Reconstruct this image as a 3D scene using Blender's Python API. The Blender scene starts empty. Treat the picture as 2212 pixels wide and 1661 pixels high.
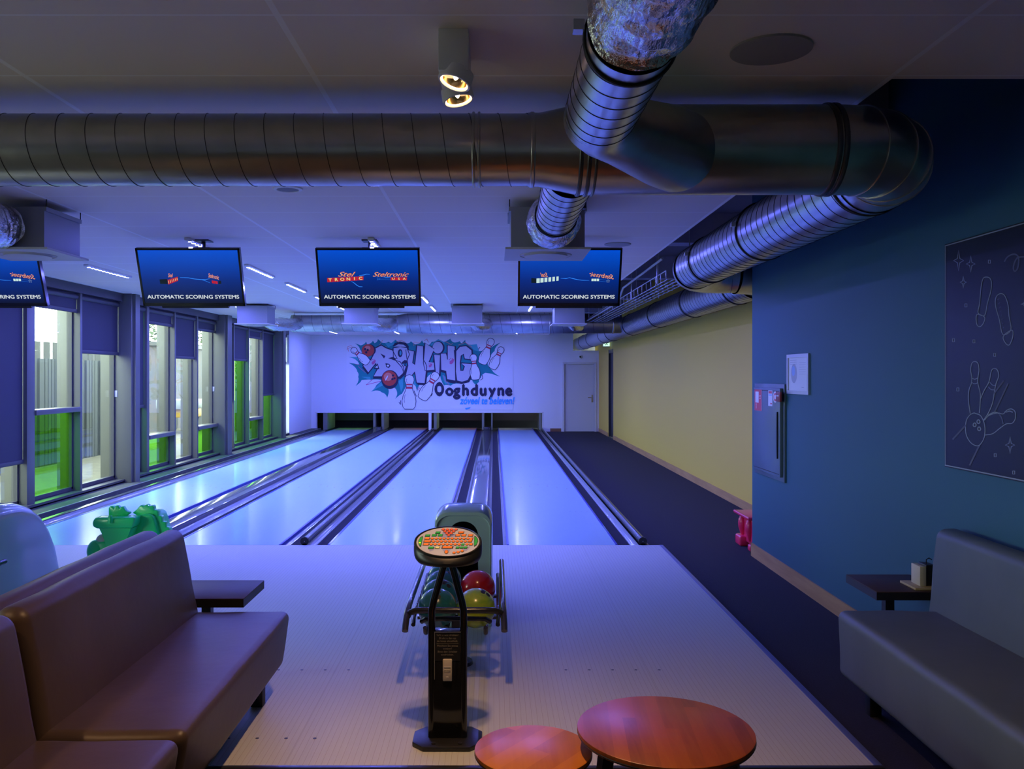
import bpy, bmesh, math, random
from mathutils import Vector, Matrix, noise
from mathutils.geometry import tessellate_polygon
PI = math.pi
R = math.radians
C = bpy.context.scene.collection
rnd = random.Random(7)
# ---------- measured frame of the photograph ----------
F, VX, VY, H = 1860.0, 1067.0, 811.0, 1.677      # focal length in px, vanishing point, eye height
ZC = 2.92                                        # suspended ceiling
YB = 26.5                                        # back wall
ZF = -0.05                                       # carpet
XR = 2.475                                       # blue wall
XY = 3.23                                        # yellow wall

# ---------- objects ----------
WL = {}
def props(o, label=None, cat=None, group=None, kind=None):
    if label: o['label'] = label
    if cat: o['category'] = cat
    if group: o['group'] = group
    if kind: o['kind'] = kind
    return o
def thing(name, label, cat, loc, group=None):
    o = bpy.data.objects.new(name, None); C.objects.link(o)
    o.location = loc; o.empty_display_size = .1
    WL[o.name] = Vector(loc)
    return props(o, label, cat, group)

class B:
    def __init__(s, jit=None):
        s.v = []; s.f = []; s.m = []; s.jit = Vector(jit) if jit is not None else None; s.jc = 0
    def add(s, vs, fs, m=0, M=None):
        n = len(s.v)
        if s.jit is not None:
            s.jc = (s.jc+1) % 35; d = s.jit*s.jc; vs = [Vector(p)+d for p in vs]
        s.v += [tuple(M @ Vector(p)) if M is not None else tuple(p) for p in vs]
        s.f += [tuple(n + i for i in f) for f in fs]
        s.m += [m] * len(fs)
        return s
    def bm(s, bm, m=0, M=None):
        bm.verts.index_update()
        s.add([v.co.copy() for v in bm.verts], [[v.index for v in f.verts] for f in bm.faces], m, M)
        bm.free(); return s
    def box(s, x0, x1, y0, y1, z0, z1, m=0, M=None, bev=0, seg=2):
        if bev:
            bm = bmesh.new(); bmesh.ops.create_cube(bm, size=1)
            for v in bm.verts:
                v.co = Vector(((x0+x1)/2 + v.co.x*(x1-x0), (y0+y1)/2 + v.co.y*(y1-y0), (z0+z1)/2 + v.co.z*(z1-z0)))
            bmesh.ops.bevel(bm, geom=bm.edges[:], offset=bev, segments=seg, profile=.5, affect='EDGES')
            return s.bm(bm, m, M)
        return s.add([(x0,y0,z0),(x1,y0,z0),(x1,y1,z0),(x0,y1,z0),(x0,y0,z1),(x1,y0,z1),(x1,y1,z1),(x0,y1,z1)],
                     [(0,3,2,1),(4,5,6,7),(0,1,5,4),(1,2,6,5),(2,3,7,6),(3,0,4,7)], m, M)
    def prism(s, poly, fn, d0, d1, m=0, M=None, bev=0, seg=2):
        """poly of (a,b) extruded from d0 to d1; fn(a,b,d)->xyz"""
        n = len(poly)
        vs = [fn(a, b, d0) for a, b in poly] + [fn(a, b, d1) for a, b in poly]
        fs = [tuple(range(n)), tuple(range(2*n-1, n-1, -1))] + [(i, (i+1) % n, n+(i+1) % n, n+i) for i in range(n)]
        bm = bmesh.new()
        bv = [bm.verts.new(v) for v in vs]
        for f in fs: bm.faces.new([bv[i] for i in f])
        bmesh.ops.recalc_face_normals(bm, faces=bm.faces[:])
        if bev: bmesh.ops.bevel(bm, geom=bm.edges[:], offset=bev, segments=seg, profile=.5, affect='EDGES')
        else: bmesh.ops.triangulate(bm, faces=[f for f in bm.faces if len(f.verts) > 4])
        return s.bm(bm, m, M)
    def rings(s, rs, m=0, cap=True, M=None, closed=False):
        n = len(rs[0]); vs = [p for r in rs for p in r]; fs = []
        k = len(rs)
        for i in range(k if closed else k-1):
            j = (i+1) % k
            for a in range(n):
                b = (a+1) % n
                fs.append((i*n+a, i*n+b, j*n+b, j*n+a))
        if cap and not closed:
            fs.append(tuple(range(n-1, -1, -1))); fs.append(tuple((k-1)*n+a for a in range(n)))
        return s.add(vs, fs, m, M)
    def tube(s, pts, r, seg=16, m=0, cap=True, closed=False, M=None):
        pts = [Vector(p) for p in pts]; k = len(pts)
        rr = r if isinstance(r, (list, tuple)) else [r]*k
        T = []
        for i in range(k):
            a = pts[i-1] if (i > 0 or closed) else pts[i]
            b = pts[(i+1) % k] if (i < k-1 or closed) else pts[i]
            T.append((b-a).normalized())
        up = Vector((0, 0, 1)) if abs(T[0].z) < .9 else Vector((1, 0, 0))
        nrm = (up - T[0]*up.dot(T[0])).normalized()
        rs = []
        for i in range(k):
            nrm = (nrm - T[i]*nrm.dot(T[i])).normalized()
            bi = T[i].cross(nrm)
            rs.append([pts[i] + (nrm*math.cos(t) + bi*math.sin(t))*rr[i] for t in [2*PI*q/seg for q in range(seg)]])
        return s.rings(rs, m, cap, M, closed)
    def cyl(s, p0, p1, r0, r1=None, seg=24, m=0, M=None):
        return s.tube([p0, p1], [r0, r0 if r1 is None else r1], seg, m, M=M)
    def lathe(s, prof, org=(0,0,0), axis='z', seg=32, m=0, M=None, sx=1, sy=1):
        rs = []
        for r, h in prof:
            ring = []
            for q in range(seg):
                t = 2*PI*q/seg; a, b = r*math.cos(t)*sx, r*math.sin(t)*sy
                p = (a, b, h) if axis == 'z' else ((a, h, b) if axis == 'y' else (h, a, b))
                ring.append(Vector(p)+Vector(org))
            rs.append(ring)
        return s.rings(rs, m, True, M)
    def poly(s, pts, fn, m=0):
        P = [Vector((a, b, 0)) for a, b in pts]
        s.add([fn(a, b) for a, b in pts], [tuple(t) for t in tessellate_polygon([P])], m)
        return s
    def stroke(s, pts, w, fn, m=0, closed=False):
        pts = [Vector((a, b)) for a, b in pts]; k = len(pts); L = []; Rr = []
        for i in range(k):
            a = pts[i-1] if (i > 0 or closed) else pts[i]
            b = pts[(i+1) % k] if (i < k-1 or closed) else pts[i]
            d = (b-a)
            d = d.normalized() if d.length > 1e-9 else Vector((1, 0))
            n = Vector((-d.y, d.x)); ww = (w[i] if isinstance(w, (list, tuple)) else w)/2
            L.append(pts[i]+n*ww); Rr.append(pts[i]-n*ww)
        for i in range(k if closed else k-1):
            j = (i+1) % k
            s.add([fn(*L[i]), fn(*Rr[i]), fn(*Rr[j]), fn(*L[j])], [(0,1,2,3)], m)
        return s
    def ell(s, cx, cy, rx, ry, fn, m=0, n=28, rot=0):
        c, q = math.cos(rot), math.sin(rot)
        pts = [(cx+rx*math.cos(t)*c-ry*math.sin(t)*q, cy+rx*math.cos(t)*q+ry*math.sin(t)*c) for t in [2*PI*i/n for i in range(n)]]
        return s.poly(pts, fn, m)
    def text(s, txt, fn, m=0, size=1, bold=0, shear=0, space=1, align='CENTER'):
        vs, fs = textmesh(txt, size, min(bold, 0), shear, space, align)
        for dx, dy in (((-bold,0),(bold,0),(0,bold),(0,-bold),(0,0)) if bold > 0 else ((0,0),)):
            s.add([fn(a+dx, b+dy) for a, b in vs], fs, m)
        return s
    def build(s, name, mats, parent=None, smooth=35, org=None):
        me = bpy.data.meshes.new(name)
        if parent is not None:
            off = WL[parent.name]
        elif org is not None: off = Vector(org)
        else:
            xs = [v[0] for v in s.v]; ys = [v[1] for v in s.v]; zs = [v[2] for v in s.v]
            off = Vector(((min(xs)+max(xs))/2, (min(ys)+max(ys))/2, min(zs)))
        me.from_pydata([tuple(Vector(v)-off) for v in s.v], [], s.f)
        if not isinstance(mats, (list, tuple)): mats = [mats]
        for m in mats: me.materials.append(m)
        me.polygons.foreach_set('material_index', s.m)
        me.validate(); me.update()
        if smooth:
            me.polygons.foreach_set('use_smooth', [True]*len(me.polygons))
            me.set_sharp_from_angle(angle=R(smooth))
        o = bpy.data.objects.new(name, me); C.objects.link(o)
        if parent is not None:
            o.parent = parent; WL[o.name] = off
        else:
            o.location = off; WL[o.name] = off.copy()
        return o
_tm = {}
def textmesh(txt, size, bold, shear, space, align):
    key = (txt, size, bold, shear, space, align)
    if key in _tm: return _tm[key]
    cu = bpy.data.curves.new('t', 'FONT'); cu.body = txt; cu.size = size; cu.offset = bold; cu.shear = shear
    cu.space_character = space; cu.align_x = align; cu.align_y = 'CENTER'; cu.resolution_u = 3
    cu.fill_mode = 'FRONT'
    ob = bpy.data.objects.new('t', cu); C.objects.link(ob)
    dg = bpy.context.evaluated_depsgraph_get()
    me = bpy.data.meshes.new_from_object(ob.evaluated_get(dg))
    vs = [(v.co.x, v.co.y) for v in me.vertices]; fs = [tuple(p.vertices) for p in me.polygons]
    bpy.data.objects.remove(ob); bpy.data.curves.remove(cu); bpy.data.meshes.remove(me)
    _tm[key] = (vs, fs); return vs, fs
def curve(pts, closed=False, n=4):
    k = len(pts); out = []
    for i in range(k if closed else k-1):
        p0 = pts[(i-1) % k] if closed or i > 0 else pts[i]; p1 = pts[i]; p2 = pts[(i+1) % k]
        p3 = pts[(i+2) % k] if closed or i < k-2 else p2
        for j in range(n):
            t = j/n
            out.append(tuple(.5*(2*b+(c-a)*t+(2*a-5*b+4*c-d)*t*t+(3*b-a-3*c+d)*t**3) for a, b, c, d in zip(p0, p1, p2, p3)))
    if not closed: out.append(tuple(pts[-1]))
    return out
def struct(b, name, mats, **k):
    o = b.build(name, mats, **k); o['kind'] = 'structure'; return o

# ---------- materials ----------
def mat(name, col, rough=.5, metal=0, emit=None, es=0, coat=0, spec=.5, bump=None, var=None, trans=0):
    """bump=(scale,strength,(sx,sy,sz)); var=(scale, colour2, (sx,sy,sz), lo, hi)"""
    m = bpy.data.materials.new(name); m.use_nodes = True
    nt = m.node_tree; p = nt.nodes['Principled BSDF']
    p.inputs['Base Color'].default_value = (*col, 1)
    p.inputs['Roughness'].default_value = rough; p.inputs['Metallic'].default_value = metal
    p.inputs['Specular IOR Level'].default_value = spec
    if coat:
        p.inputs['Coat Weight'].default_value = coat; p.inputs['Coat Roughness'].default_value = .06
    if emit:
        p.inputs['Emission Color'].default_value = (*emit, 1); p.inputs['Emission Strength'].default_value = es
    def ns(scale, sc, det=4):
        tc = nt.nodes.new('ShaderNodeTexCoord'); mp = nt.nodes.new('ShaderNodeMapping')
        mp.inputs['Scale'].default_value = sc
        n = nt.nodes.new('ShaderNodeTexNoise'); n.inputs['Scale'].default_value = scale; n.inputs['Detail'].default_value = det
        nt.links.new(tc.outputs['Object'], mp.inputs[0]); nt.links.new(mp.outputs[0], n.inputs['Vector'])
        return n
    if bump:
        n = ns(bump[0], bump[2] if len(bump) > 2 else (1, 1, 1)); b = nt.nodes.new('ShaderNodeBump')
        b.inputs['Strength'].default_value = bump[1]; b.inputs['Distance'].default_value = .01
        nt.links.new(n.outputs[0], b.inputs['Height']); nt.links.new(b.outputs[0], p.inputs['Normal'])
    if var:
        n = ns(var[0], var[2] if len(var) > 2 else (1, 1, 1)); cr = nt.nodes.new('ShaderNodeValToRGB')
        cr.color_ramp.elements[0].position = var[3] if len(var) > 3 else .35
        cr.color_ramp.elements[1].position = var[4] if len(var) > 4 else .65
        cr.color_ramp.elements[0].color = (*col, 1); cr.color_ramp.elements[1].color = (*var[1], 1)
        nt.links.new(n.outputs[0], cr.inputs[0]); nt.links.new(cr.outputs[0], p.inputs['Base Color'])
    return m
def glassy(name, tint, refl=.12):
    m = bpy.data.materials.new(name); m.use_nodes = True; nt = m.node_tree
    for n in list(nt.nodes): nt.nodes.remove(n)
    out = nt.nodes.new('ShaderNodeOutputMaterial'); mx = nt.nodes.new('ShaderNodeMixShader')
    t = nt.nodes.new('ShaderNodeBsdfTransparent'); g = nt.nodes.new('ShaderNodeBsdfGlossy')
    lw = nt.nodes.new('ShaderNodeFresnel'); ge = nt.nodes.new('ShaderNodeNewGeometry')
    io = nt.nodes.new('ShaderNodeMapRange'); io.inputs[3].default_value = 1.5; io.inputs[4].default_value = 1/1.5
    nt.links.new(ge.outputs['Backfacing'], io.inputs[0]); nt.links.new(io.outputs[0], lw.inputs['IOR'])
    t.inputs[0].default_value = (*tint, 1); g.inputs['Roughness'].default_value = .01
    nt.links.new(lw.outputs[0], mx.inputs[0]); nt.links.new(t.outputs[0], mx.inputs[1]); nt.links.new(g.outputs[0], mx.inputs[2])
    nt.links.new(mx.outputs[0], out.inputs[0]); return m
def N(nt, typ, **k):
    n = nt.nodes.new(typ)
    for a, v in k.items(): setattr(n, a, v)
    return n
def mathn(nt, op, a, b=None, c=None):
    n = nt.nodes.new('ShaderNodeMath'); n.operation = op
    for i, x in enumerate((a, b, c)):
        if x is None: continue
        if hasattr(x, 'links'): nt.links.new(x, n.inputs[i])
        else: n.inputs[i].default_value = x
    return n.outputs[0]
def world_xyz(nt):
    g = N(nt, 'ShaderNodeNewGeometry'); s = N(nt, 'ShaderNodeSeparateXYZ'); nt.links.new(g.outputs['Position'], s.inputs[0])
    return s.outputs
def mixcol(nt, fac, a, b):
    n = N(nt, 'ShaderNodeMix', data_type='RGBA')
    nt.links.new(fac, n.inputs[0])
    for i, x in ((6, a), (7, b)):
        if hasattr(x, 'links'): nt.links.new(x, n.inputs[i])
        else: n.inputs[i].default_value = (*x, 1)
    return n.outputs[2]
def line_at(nt, coord, period, off, width):
    """1 within width/2 of off + k*period"""
    a = mathn(nt, 'SUBTRACT', coord, off - period/2)
    a = mathn(nt, 'DIVIDE', a, period); a = mathn(nt, 'FRACT', a); a = mathn(nt, 'SUBTRACT', a, .5); a = mathn(nt, 'ABSOLUTE', a)
    return mathn(nt, 'LESS_THAN', a, width/2/period)
# ================= materials =================
M = {}
def mk(k, *a, **kw): M[k] = mat(k, *a, **kw)
mk('white', (.78,.78,.76), .45); mk('white_gloss', (.37,.50,.50), .2, coat=.5)
mk('wallwhite', (.78,.79,.80), .6, bump=(60,.05))
mk('bluewall', (.020,.105,.145), .6, bump=(90,.04)); mk('yellow', (.72,.50,.07), .6, bump=(90,.04))
mk('black', (.012,.012,.014), .4); mk('blackgloss', (.008,.008,.01), .12)
mk('darkmetal', (.06,.06,.065), .3, metal=.6); mk('chrome', (.6,.6,.6), .2, metal=1)
mk('steel', (.50,.51,.52), .30, metal=1, bump=(40,.03,(1,1,1)), var=(9,(.42,.43,.44),(1,1,1),.4,.7))
mk('steel_dark', (.50,.49,.47), .3, metal=1, bump=(35,.03), var=(6,(.42,.42,.40),(1,1,1),.4,.7))
mk('foil', (.72,.72,.74), .18, metal=1, bump=(55,1,(1,.35,1)))
mk('seam', (.05,.05,.055), .5, metal=.3); mk('collar', (.10,.10,.11), .35, metal=.7); mk('rubber', (.01,.01,.01), .6)
mk('plenum', (.30,.31,.32), .45, metal=.3); mk('plate', (.55,.54,.53), .5)
mk('carpet', (.009,.009,.014), .95, bump=(260,.5), var=(120,(.018,.018,.026)))
mk('ledge', (.05,.06,.05), .9, bump=(180,.4), var=(5,(.08,.09,.07)))
mk('facade', (.125,.123,.11), .45); mk('facade_dark', (.06,.058,.065), .5); mk('blind', (.035,.033,.055), .7)
mk('gutter', (.17,.18,.20), .25, coat=.5, var=(2,(.21,.22,.24),(1,.2,1))); mk('cap', (.16,.17,.18), .13, coat=.8); mk('capblack', (.02,.02,.025), .2)
mk('railblack', (.025,.025,.04), .2, coat=.4); mk('bluestrip', (.03,.05,.45), .3, coat=.4); mk('dot', (.05,.05,.07), .5)
mk('alu', (.55,.55,.58), .35, metal=.8); mk('brass', (.5,.42,.2), .35, metal=.8)
mk('door', (.62,.62,.60), .5); mk('doorframe', (.66,.66,.64), .45); mk('pitdark', (.014,.014,.016), .6)
mk('pitboard', (.20,.21,.17), .5); mk('leather_brown', (.062,.040,.030), .42, bump=(14,.12), var=(3,(.078,.052,.038)), spec=.35)
mk('leather_grey', (.09,.115,.125), .5, spec=.3, bump=(14,.1), var=(3,(.105,.13,.14)))
mk('railcap', (.06,.065,.08), .25, coat=.3); mk('wenge', (.06,.03,.024), .5, spec=.3, var=(8,(.085,.045,.034),(1,12,1))); mk('edgeblack', (.012,.011,.011), .5)
mk('green', (.02,.93,.28), .3, coat=.3); mk('cream', (.65,.7,.5), .4); mk('red', (.85,.03,.11), .32, coat=.3)
mk('ballred', (.55,.01,.02), .22, coat=.6, var=(7,(.42,.01,.03))); mk('ballteal', (.01,.11,.14), .22, coat=.4, var=(5,(.03,.17,.20)))
mk('ballyellow', (.42,.55,.03), .22, coat=.5, var=(5,(.12,.30,.03),(1,1,3)))
mk('paper', (.72,.75,.78), .5); mk('paperblue', (.30,.45,.75), .5); mk('papergrey', (.42,.45,.52), .5)
mk('stickred', (.62,.05,.09), .45); mk('stickwhite', (.75,.74,.76), .45); mk('cabinet', (.10,.15,.19), .35)
mk('chalkboard', (.010,.013,.028), .55); mk('chalk', (.30,.34,.42), .9); mk('chalkdim', (.12,.13,.2), .9)
mk('oak', (.52,.29,.11), .5, var=(3,(.42,.22,.08),(2,.6,6)), bump=(10,.05,(1,.2,5))); mk('kick', (.24,.12,.05), .5)
mk('menuwood', (.50,.38,.18), .5); mk('cream_card', (.62,.55,.38), .6)
mk('c_orange', (.90,.22,.02), .35); mk('c_red', (.85,.12,.04), .35); mk('c_green', (.02,.42,.07), .35); mk('c_yellow', (.8,.75,.3), .35)
mk('c_plate', (.48,.50,.66), .35); mk('c_dark', (.02,.02,.02), .4); mk('c_lilac', (.30,.33,.62), .4)
mk('led', (1,.9,0), .4, emit=(1,.85,0), es=1.5)
# banner inks
mk('b_cloth', (.80,.81,.83), .6, bump=(3,.15)); mk('b_teal', (.0,.26,.27), .6); mk('b_teal2', (.06,.42,.45), .6); mk('b_navy', (.018,.018,.06), .6)
mk('b_grey', (.56,.54,.60), .6); mk('b_red', (.62,.06,.04), .6); mk('b_red2', (.85,.25,.18), .6); mk('b_pink', (.62,.13,.30), .6); mk('b_stripe', (.62,.03,.08), .6)
mk('b_cyan', (.05,.42,.85), .6); mk('b_white', (.82,.82,.84), .6)

def mat_ceiling():
    m = mat('ceiling_tiles', (.62,.61,.60), .75); nt = m.node_tree; p = nt.nodes['Principled BSDF']
    x, y, z = world_xyz(nt)
    a = line_at(nt, x, 1.2, .452, .024); b = line_at(nt, y, .6, 2.97, .012)
    k = mathn(nt, 'MAXIMUM', a, b)
    nt.links.new(mixcol(nt, k, (.85,.77,.72), (.95,.92,.92)), p.inputs['Base Color'])
    return m
def mat_approach():
    m = mat('approach_boards', (.6,.6,.6), .55, spec=.18); nt = m.node_tree; p = nt.nodes['Principled BSDF']
    x, y, z = world_xyz(nt)
    a = line_at(nt, x, .0266, 0, .0016)
    j = line_at(nt, x, 1.77, -.9, .004)
    n = N(nt, 'ShaderNodeTexNoise'); mp = N(nt, 'ShaderNodeMapping'); g = N(nt, 'ShaderNodeNewGeometry')
    mp.inputs['Scale'].default_value = (38, .8, 1); nt.links.new(g.outputs['Position'], mp.inputs[0]); nt.links.new(mp.outputs[0], n.inputs['Vector'])
    base = mixcol(nt, n.outputs[0], (.47,.49,.46), (.56,.58,.54))
    c = mixcol(nt, a, base, (.36,.33,.29)); c = mixcol(nt, mathn(nt, 'MULTIPLY', j, .35), c, (.3,.28,.25))
    nt.links.new(c, p.inputs['Base Color']); return m
def mat_lane():
    m = mat('lane_surface', (.6,.6,.6), .22, coat=.1, spec=.35); nt = m.node_tree; p = nt.nodes['Principled BSDF']
    p.inputs['Coat Roughness'].default_value = .08
    x, y, z = world_xyz(nt)
    n = N(nt, 'ShaderNodeTexNoise'); mp = N(nt, 'ShaderNodeMapping'); g = N(nt, 'ShaderNodeNewGeometry')
    mp.inputs['Scale'].default_value = (38, .5, 1); nt.links.new(g.outputs['Position'], mp.inputs[0]); nt.links.new(mp.outputs[0], n.inputs['Vector'])
    base = mixcol(nt, n.outputs[0], (.36,.55,.66), (.41,.60,.71))
    s = line_at(nt, y, 4.75, 8.52, .006); base = mixcol(nt, s, base, (.36,.44,.52))
    nt.links.new(base, p.inputs['Base Color']); return m
def mat_wood_round(name, c1, c2, c3, ang, w):
    m = mat(name, c1, .38, spec=.3); nt = m.node_tree; p = nt.nodes['Principled BSDF']
    tc = N(nt, 'ShaderNodeTexCoord'); mp = N(nt, 'ShaderNodeMapping'); mp.inputs['Rotation'].default_value = (0,0,ang)
    nt.links.new(tc.outputs['Object'], mp.inputs[0])
    s = N(nt, 'ShaderNodeSeparateXYZ'); nt.links.new(mp.outputs[0], s.inputs[0])
    q = mathn(nt, 'FLOOR', mathn(nt, 'DIVIDE', s.outputs[0], w))
    yy = mathn(nt, 'FLOOR', mathn(nt, 'ADD', mathn(nt, 'MULTIPLY', s.outputs[1], 1.3), mathn(nt, 'MULTIPLY', q, .37)))
    cb = N(nt, 'ShaderNodeCombineXYZ'); nt.links.new(q, cb.inputs[0]); nt.links.new(yy, cb.inputs[1])
    wn = N(nt, 'ShaderNodeTexWhiteNoise'); nt.links.new(cb.outputs[0], wn.inputs['Vector'])
    c = mixcol(nt, wn.outputs['Value'], c1, c2)
    mp2 = N(nt, 'ShaderNodeMapping'); mp2.inputs['Rotation'].default_value = (0,0,ang); mp2.inputs['Scale'].default_value = (40,3,1)
    nt.links.new(tc.outputs['Object'], mp2.inputs[0])
    n = N(nt, 'ShaderNodeTexNoise'); n.inputs['Scale'].default_value = 1.2; n.inputs['Distortion'].default_value = .7
    nt.links.new(mp2.outputs[0], n.inputs['Vector'])
    f = mathn(nt, 'MULTIPLY', n.outputs[0], .55)
    c = mixcol(nt, f, c, c3)
    nt.links.new(c, p.inputs['Base Color']); return m
def mat_screen():
    m = mat('screen_picture', (0,0,0), .25); nt = m.node_tree; p = nt.nodes['Principled BSDF']
    tc = N(nt, 'ShaderNodeTexCoord'); s = N(nt, 'ShaderNodeSeparateXYZ'); nt.links.new(tc.outputs['Generated'], s.inputs[0])
    cr = N(nt, 'ShaderNodeValToRGB'); nt.links.new(s.outputs[2], cr.inputs[0])
    e = cr.color_ramp.elements; e[0].position = 0; e[0].color = (.002,.004,.02,1); e[1].position = 1; e[1].color = (.0,.075,.62,1)
    x = e.new(.45); x.color = (.0,.022,.22,1)
    nt.links.new(cr.outputs[0], p.inputs['Emission Color']); p.inputs['Emission Strength'].default_value = 1.0
    return m
def emis(name, c, s):
    M[name] = mat(name, (0,0,0), .6, emit=c, es=s)
emis('s_white', (.62,.68,.72), 1); emis('s_red', (.5,.01,.02), 1); emis('s_yel', (.75,.6,.25), 1); emis('s_org', (.75,.16,.05), 1)
emis('s_cyan', (.03,.25,1), 1); emis('s_pale', (.55,.75,.7), 1); emis('s_dark', (.004,.01,.015), 1); emis('s_cream', (.8,.62,.42), 1)
emis('uvled', (.15,.168,1), 1330); emis('uvled_purple', (.3,.05,1), 4); emis('lampglow', (1,.62,.3), 9); emis('exitglow', (.6,1,.75), 1.2)
M['ceiling'] = mat_ceiling(); M['approach'] = mat_approach(); M['lane'] = mat_lane(); M['screen'] = mat_screen()
M['glass'] = glassy('window_glass', (.86,.9,.87)); M['greenglass'] = glassy('green_glass', (.38,.74,.18))
M['deck'] = mat('pin_deck', (.40,.38,.34), .3)

# ================= floor, ceiling, walls =================
struct(B().box(-5.9, XY+.1, -4.2, 28.4, ZF-.1, ZF), 'floor', M['carpet'])
ap = B(); YA, YF, XA = 3.70, 8.515, 1.635
ap.box(-5.32, XA, YA, YF, ZF, 0)
for c in (-4.43, -2.657, -1.094, .676):
    for k in range(-2, 3):
        for yy in (4.905, 3.98):
            ap.lathe([(.0085,0),(.0085,.0008)], (c+k*.133, yy, 0), seg=14, m=1)
struct(ap, 'floor', [M['approach'], M['dot']])
tr = B().box(XA, XA+.035, YA, YF, ZF, .003, bev=.002)
struct(tr, 'trim_1', mat('edge_trim', (.12,.16,.42), .35, metal=.3))
struct(B().box(-5.32, XA+.035, YA-.03, YA, ZF, .003, bev=.002), 'trim_2', M['darkmetal'])
# carpeted ledge by the windows
struct(B().box(-5.85, -5.322, 2.0, YB, ZF, .05).box(-5.335, -5.322, YF, YB, .05, .056, m=1), 'trim_3', [M['ledge'], M['alu']])
# suspended ceiling with the open bay on the right
XE, YE = 1.668, 3.61
ce = B().box(-5.9, XE, -4.2, YB, ZC, ZC+.05).box(XE, XR+.02, -4.2, YE, ZC, ZC+.05)
struct(ce, 'ceiling', M['ceiling'])
# upstand around the bay and the slab above it
struct(B().box(XE-.02, XE, YE, YB, ZC+.05, 3.6).box(XE, XR, YE-.02, YE, ZC+.05, 3.6).box(XE-.02, XY+.1, YE-.1, 28, 3.6, 3.7)
       , 'ceiling', mat('slab', (.10,.10,.13), .8))
for i, yy in enumerate((5.4, 10.2, 13.9, 17.6, 21.5)):
    struct(B().box(XE, XY if yy > 8 else XR, yy, yy+.28, 3.25, 3.6), 'trim_%d' % (4+i), mat('beam', (.30,.29,.36), .8))
# blue wall, corner, yellow wall
struct(B().box(XR, XR+.12, -4.2, 8.25, ZF, 3.6).box(XR+.12, XY+.1, 8.13, 8.25, ZF, 3.6), 'wall_right', M['bluewall'])
struct(B().box(XR-.012, XR, 2.0, 8.26, ZF, ZF+.125).box(XR-.012, XR+.3, 8.25, 8.262, ZF, ZF+.125), 'baseboard_right', M['oak'])
D0, D1 = 23.3, 24.3
yw = B().box(XY, XY+.1, 8.25, D0, ZF, 3.6).box(XY, XY+.1, D1, YB+1, ZF, 3.6).box(XY, XY+.1, D0, D1, 2.40, 3.6)
struct(yw, 'wall_yellow', M['yellow'])
struct(B().box(XY-.013, XY, 8.26, D0-.04, ZF, ZF+.11).box(XY-.013, XY, D1+.04, YB, ZF, ZF+.11), 'baseboard_yellow', M['oak'])
d2 = thing('door_2', None, None, (XY, (D0+D1)/2, ZF)); d2['kind'] = 'structure'
B().box(XY+.005, XY+.1, D0, D0+.05, ZF, 2.40).box(XY+.005, XY+.1, D1-.05, D1, ZF, 2.40).box(XY+.005, XY+.1, D0, D1, 2.30, 2.40).build('door_frame', M['darkmetal'], d2)
B().box(XY+.05, XY+.09, D0+.05, D1-.05, ZF+.01, 2.30).build('door_leaf', M['black'], d2)
B().box(XY+.02, XY+.05, D0+.09, D0+.22, .98, 1.0).box(XY+.03, XY+.055, D0+.08, D0+.11, .93,1.05).build('door_handle', M['chrome'], d2)
# back wall with ball-machine opening and duct hole
mp_ = YB/F
def bx(px): return (px-VX)*mp_
def bz(py): return H+(VY-py)*mp_
OX0, OX1, OZ = bx(684), bx(1171), bz(891)
DX0, DX1, DZ = bx(1219), bx(1284), 2.03
HX0, HZ0 = bx(1238), 2.445
bw = B()
y0, y1 = YB, YB+.12
bw.box(-5.9, OX0, y0, y1, ZF, 3.6).box(OX0, OX1, y0, y1, OZ, 3.6).box(OX1, DX0, y0, y1, ZF, 3.6)
bw.box(DX0, HX0, y0, y1, DZ, 3.6).box(HX0, XY, y0, y1, DZ, HZ0).box(HX0, XY, y0, y1, 3.3, 3.6).box(DX1, XY, y0, y1, ZF, DZ)
struct(bw, 'wall_back', M['wallwhite'])
struct(B().box(OX0-.05, OX1+.05, y0-.01, y0, OZ-.012, OZ+.012).box(OX1, OX1+.02, y0-.01, y0, 0, OZ).box(OX0-.02, OX0, y0-.01, y0, 0, OZ), 'trim_9', M['doorframe'])
struct(B().box(OX1+.25, DX0-.1, y0-.012, y0, ZF, ZF+.1), 'baseboard_back', M['kick'])
d1 = thing('door_1', None, None, ((DX0+DX1)/2, YB, ZF)); d1['kind'] = 'structure'
B().box(DX0-.06, DX0, y0-.03, y0+.1, ZF, DZ+.06).box(DX1, DX1+.06, y0-.03, y0+.1, ZF, DZ+.06).box(DX0, DX1, y0-.03, y0+.1, DZ, DZ+.06).build('door_frame', M['doorframe'], d1)
B().box(DX0, DX1, y0+.02, y0+.06, ZF+.005, DZ).build('door_leaf', M['door'], d1)
hx = bx(1279)
B().box(hx-.02, hx+.02, y0-.0, y0+.02, .85, 1.08, bev=.004).cyl((hx, y0+.02, 1.0), (hx, y0-.04, 1.0), .01).cyl((hx+.005, y0-.04, 1.0), (hx-.13, y0-.04, 1.0), .009).build('door_handle', M['brass'], d1)
# space behind the wall
struct(B().box(-5.9, XY+.1, 28.3, 28.4, ZF, 3.6).box(-5.9, -5.8, YB+.12, 28.4, ZF, 3.6).box(-5.9, XY+.1, YB+.12, 28.4, 3.6, 3.7), 'wall_service', M['pitdark'])
# room behind the camera
struct(B().box(-5.9, XR+.12, -4.3, -4.2, ZF, 3.0), 'wall_front', M['wallwhite'])
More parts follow.
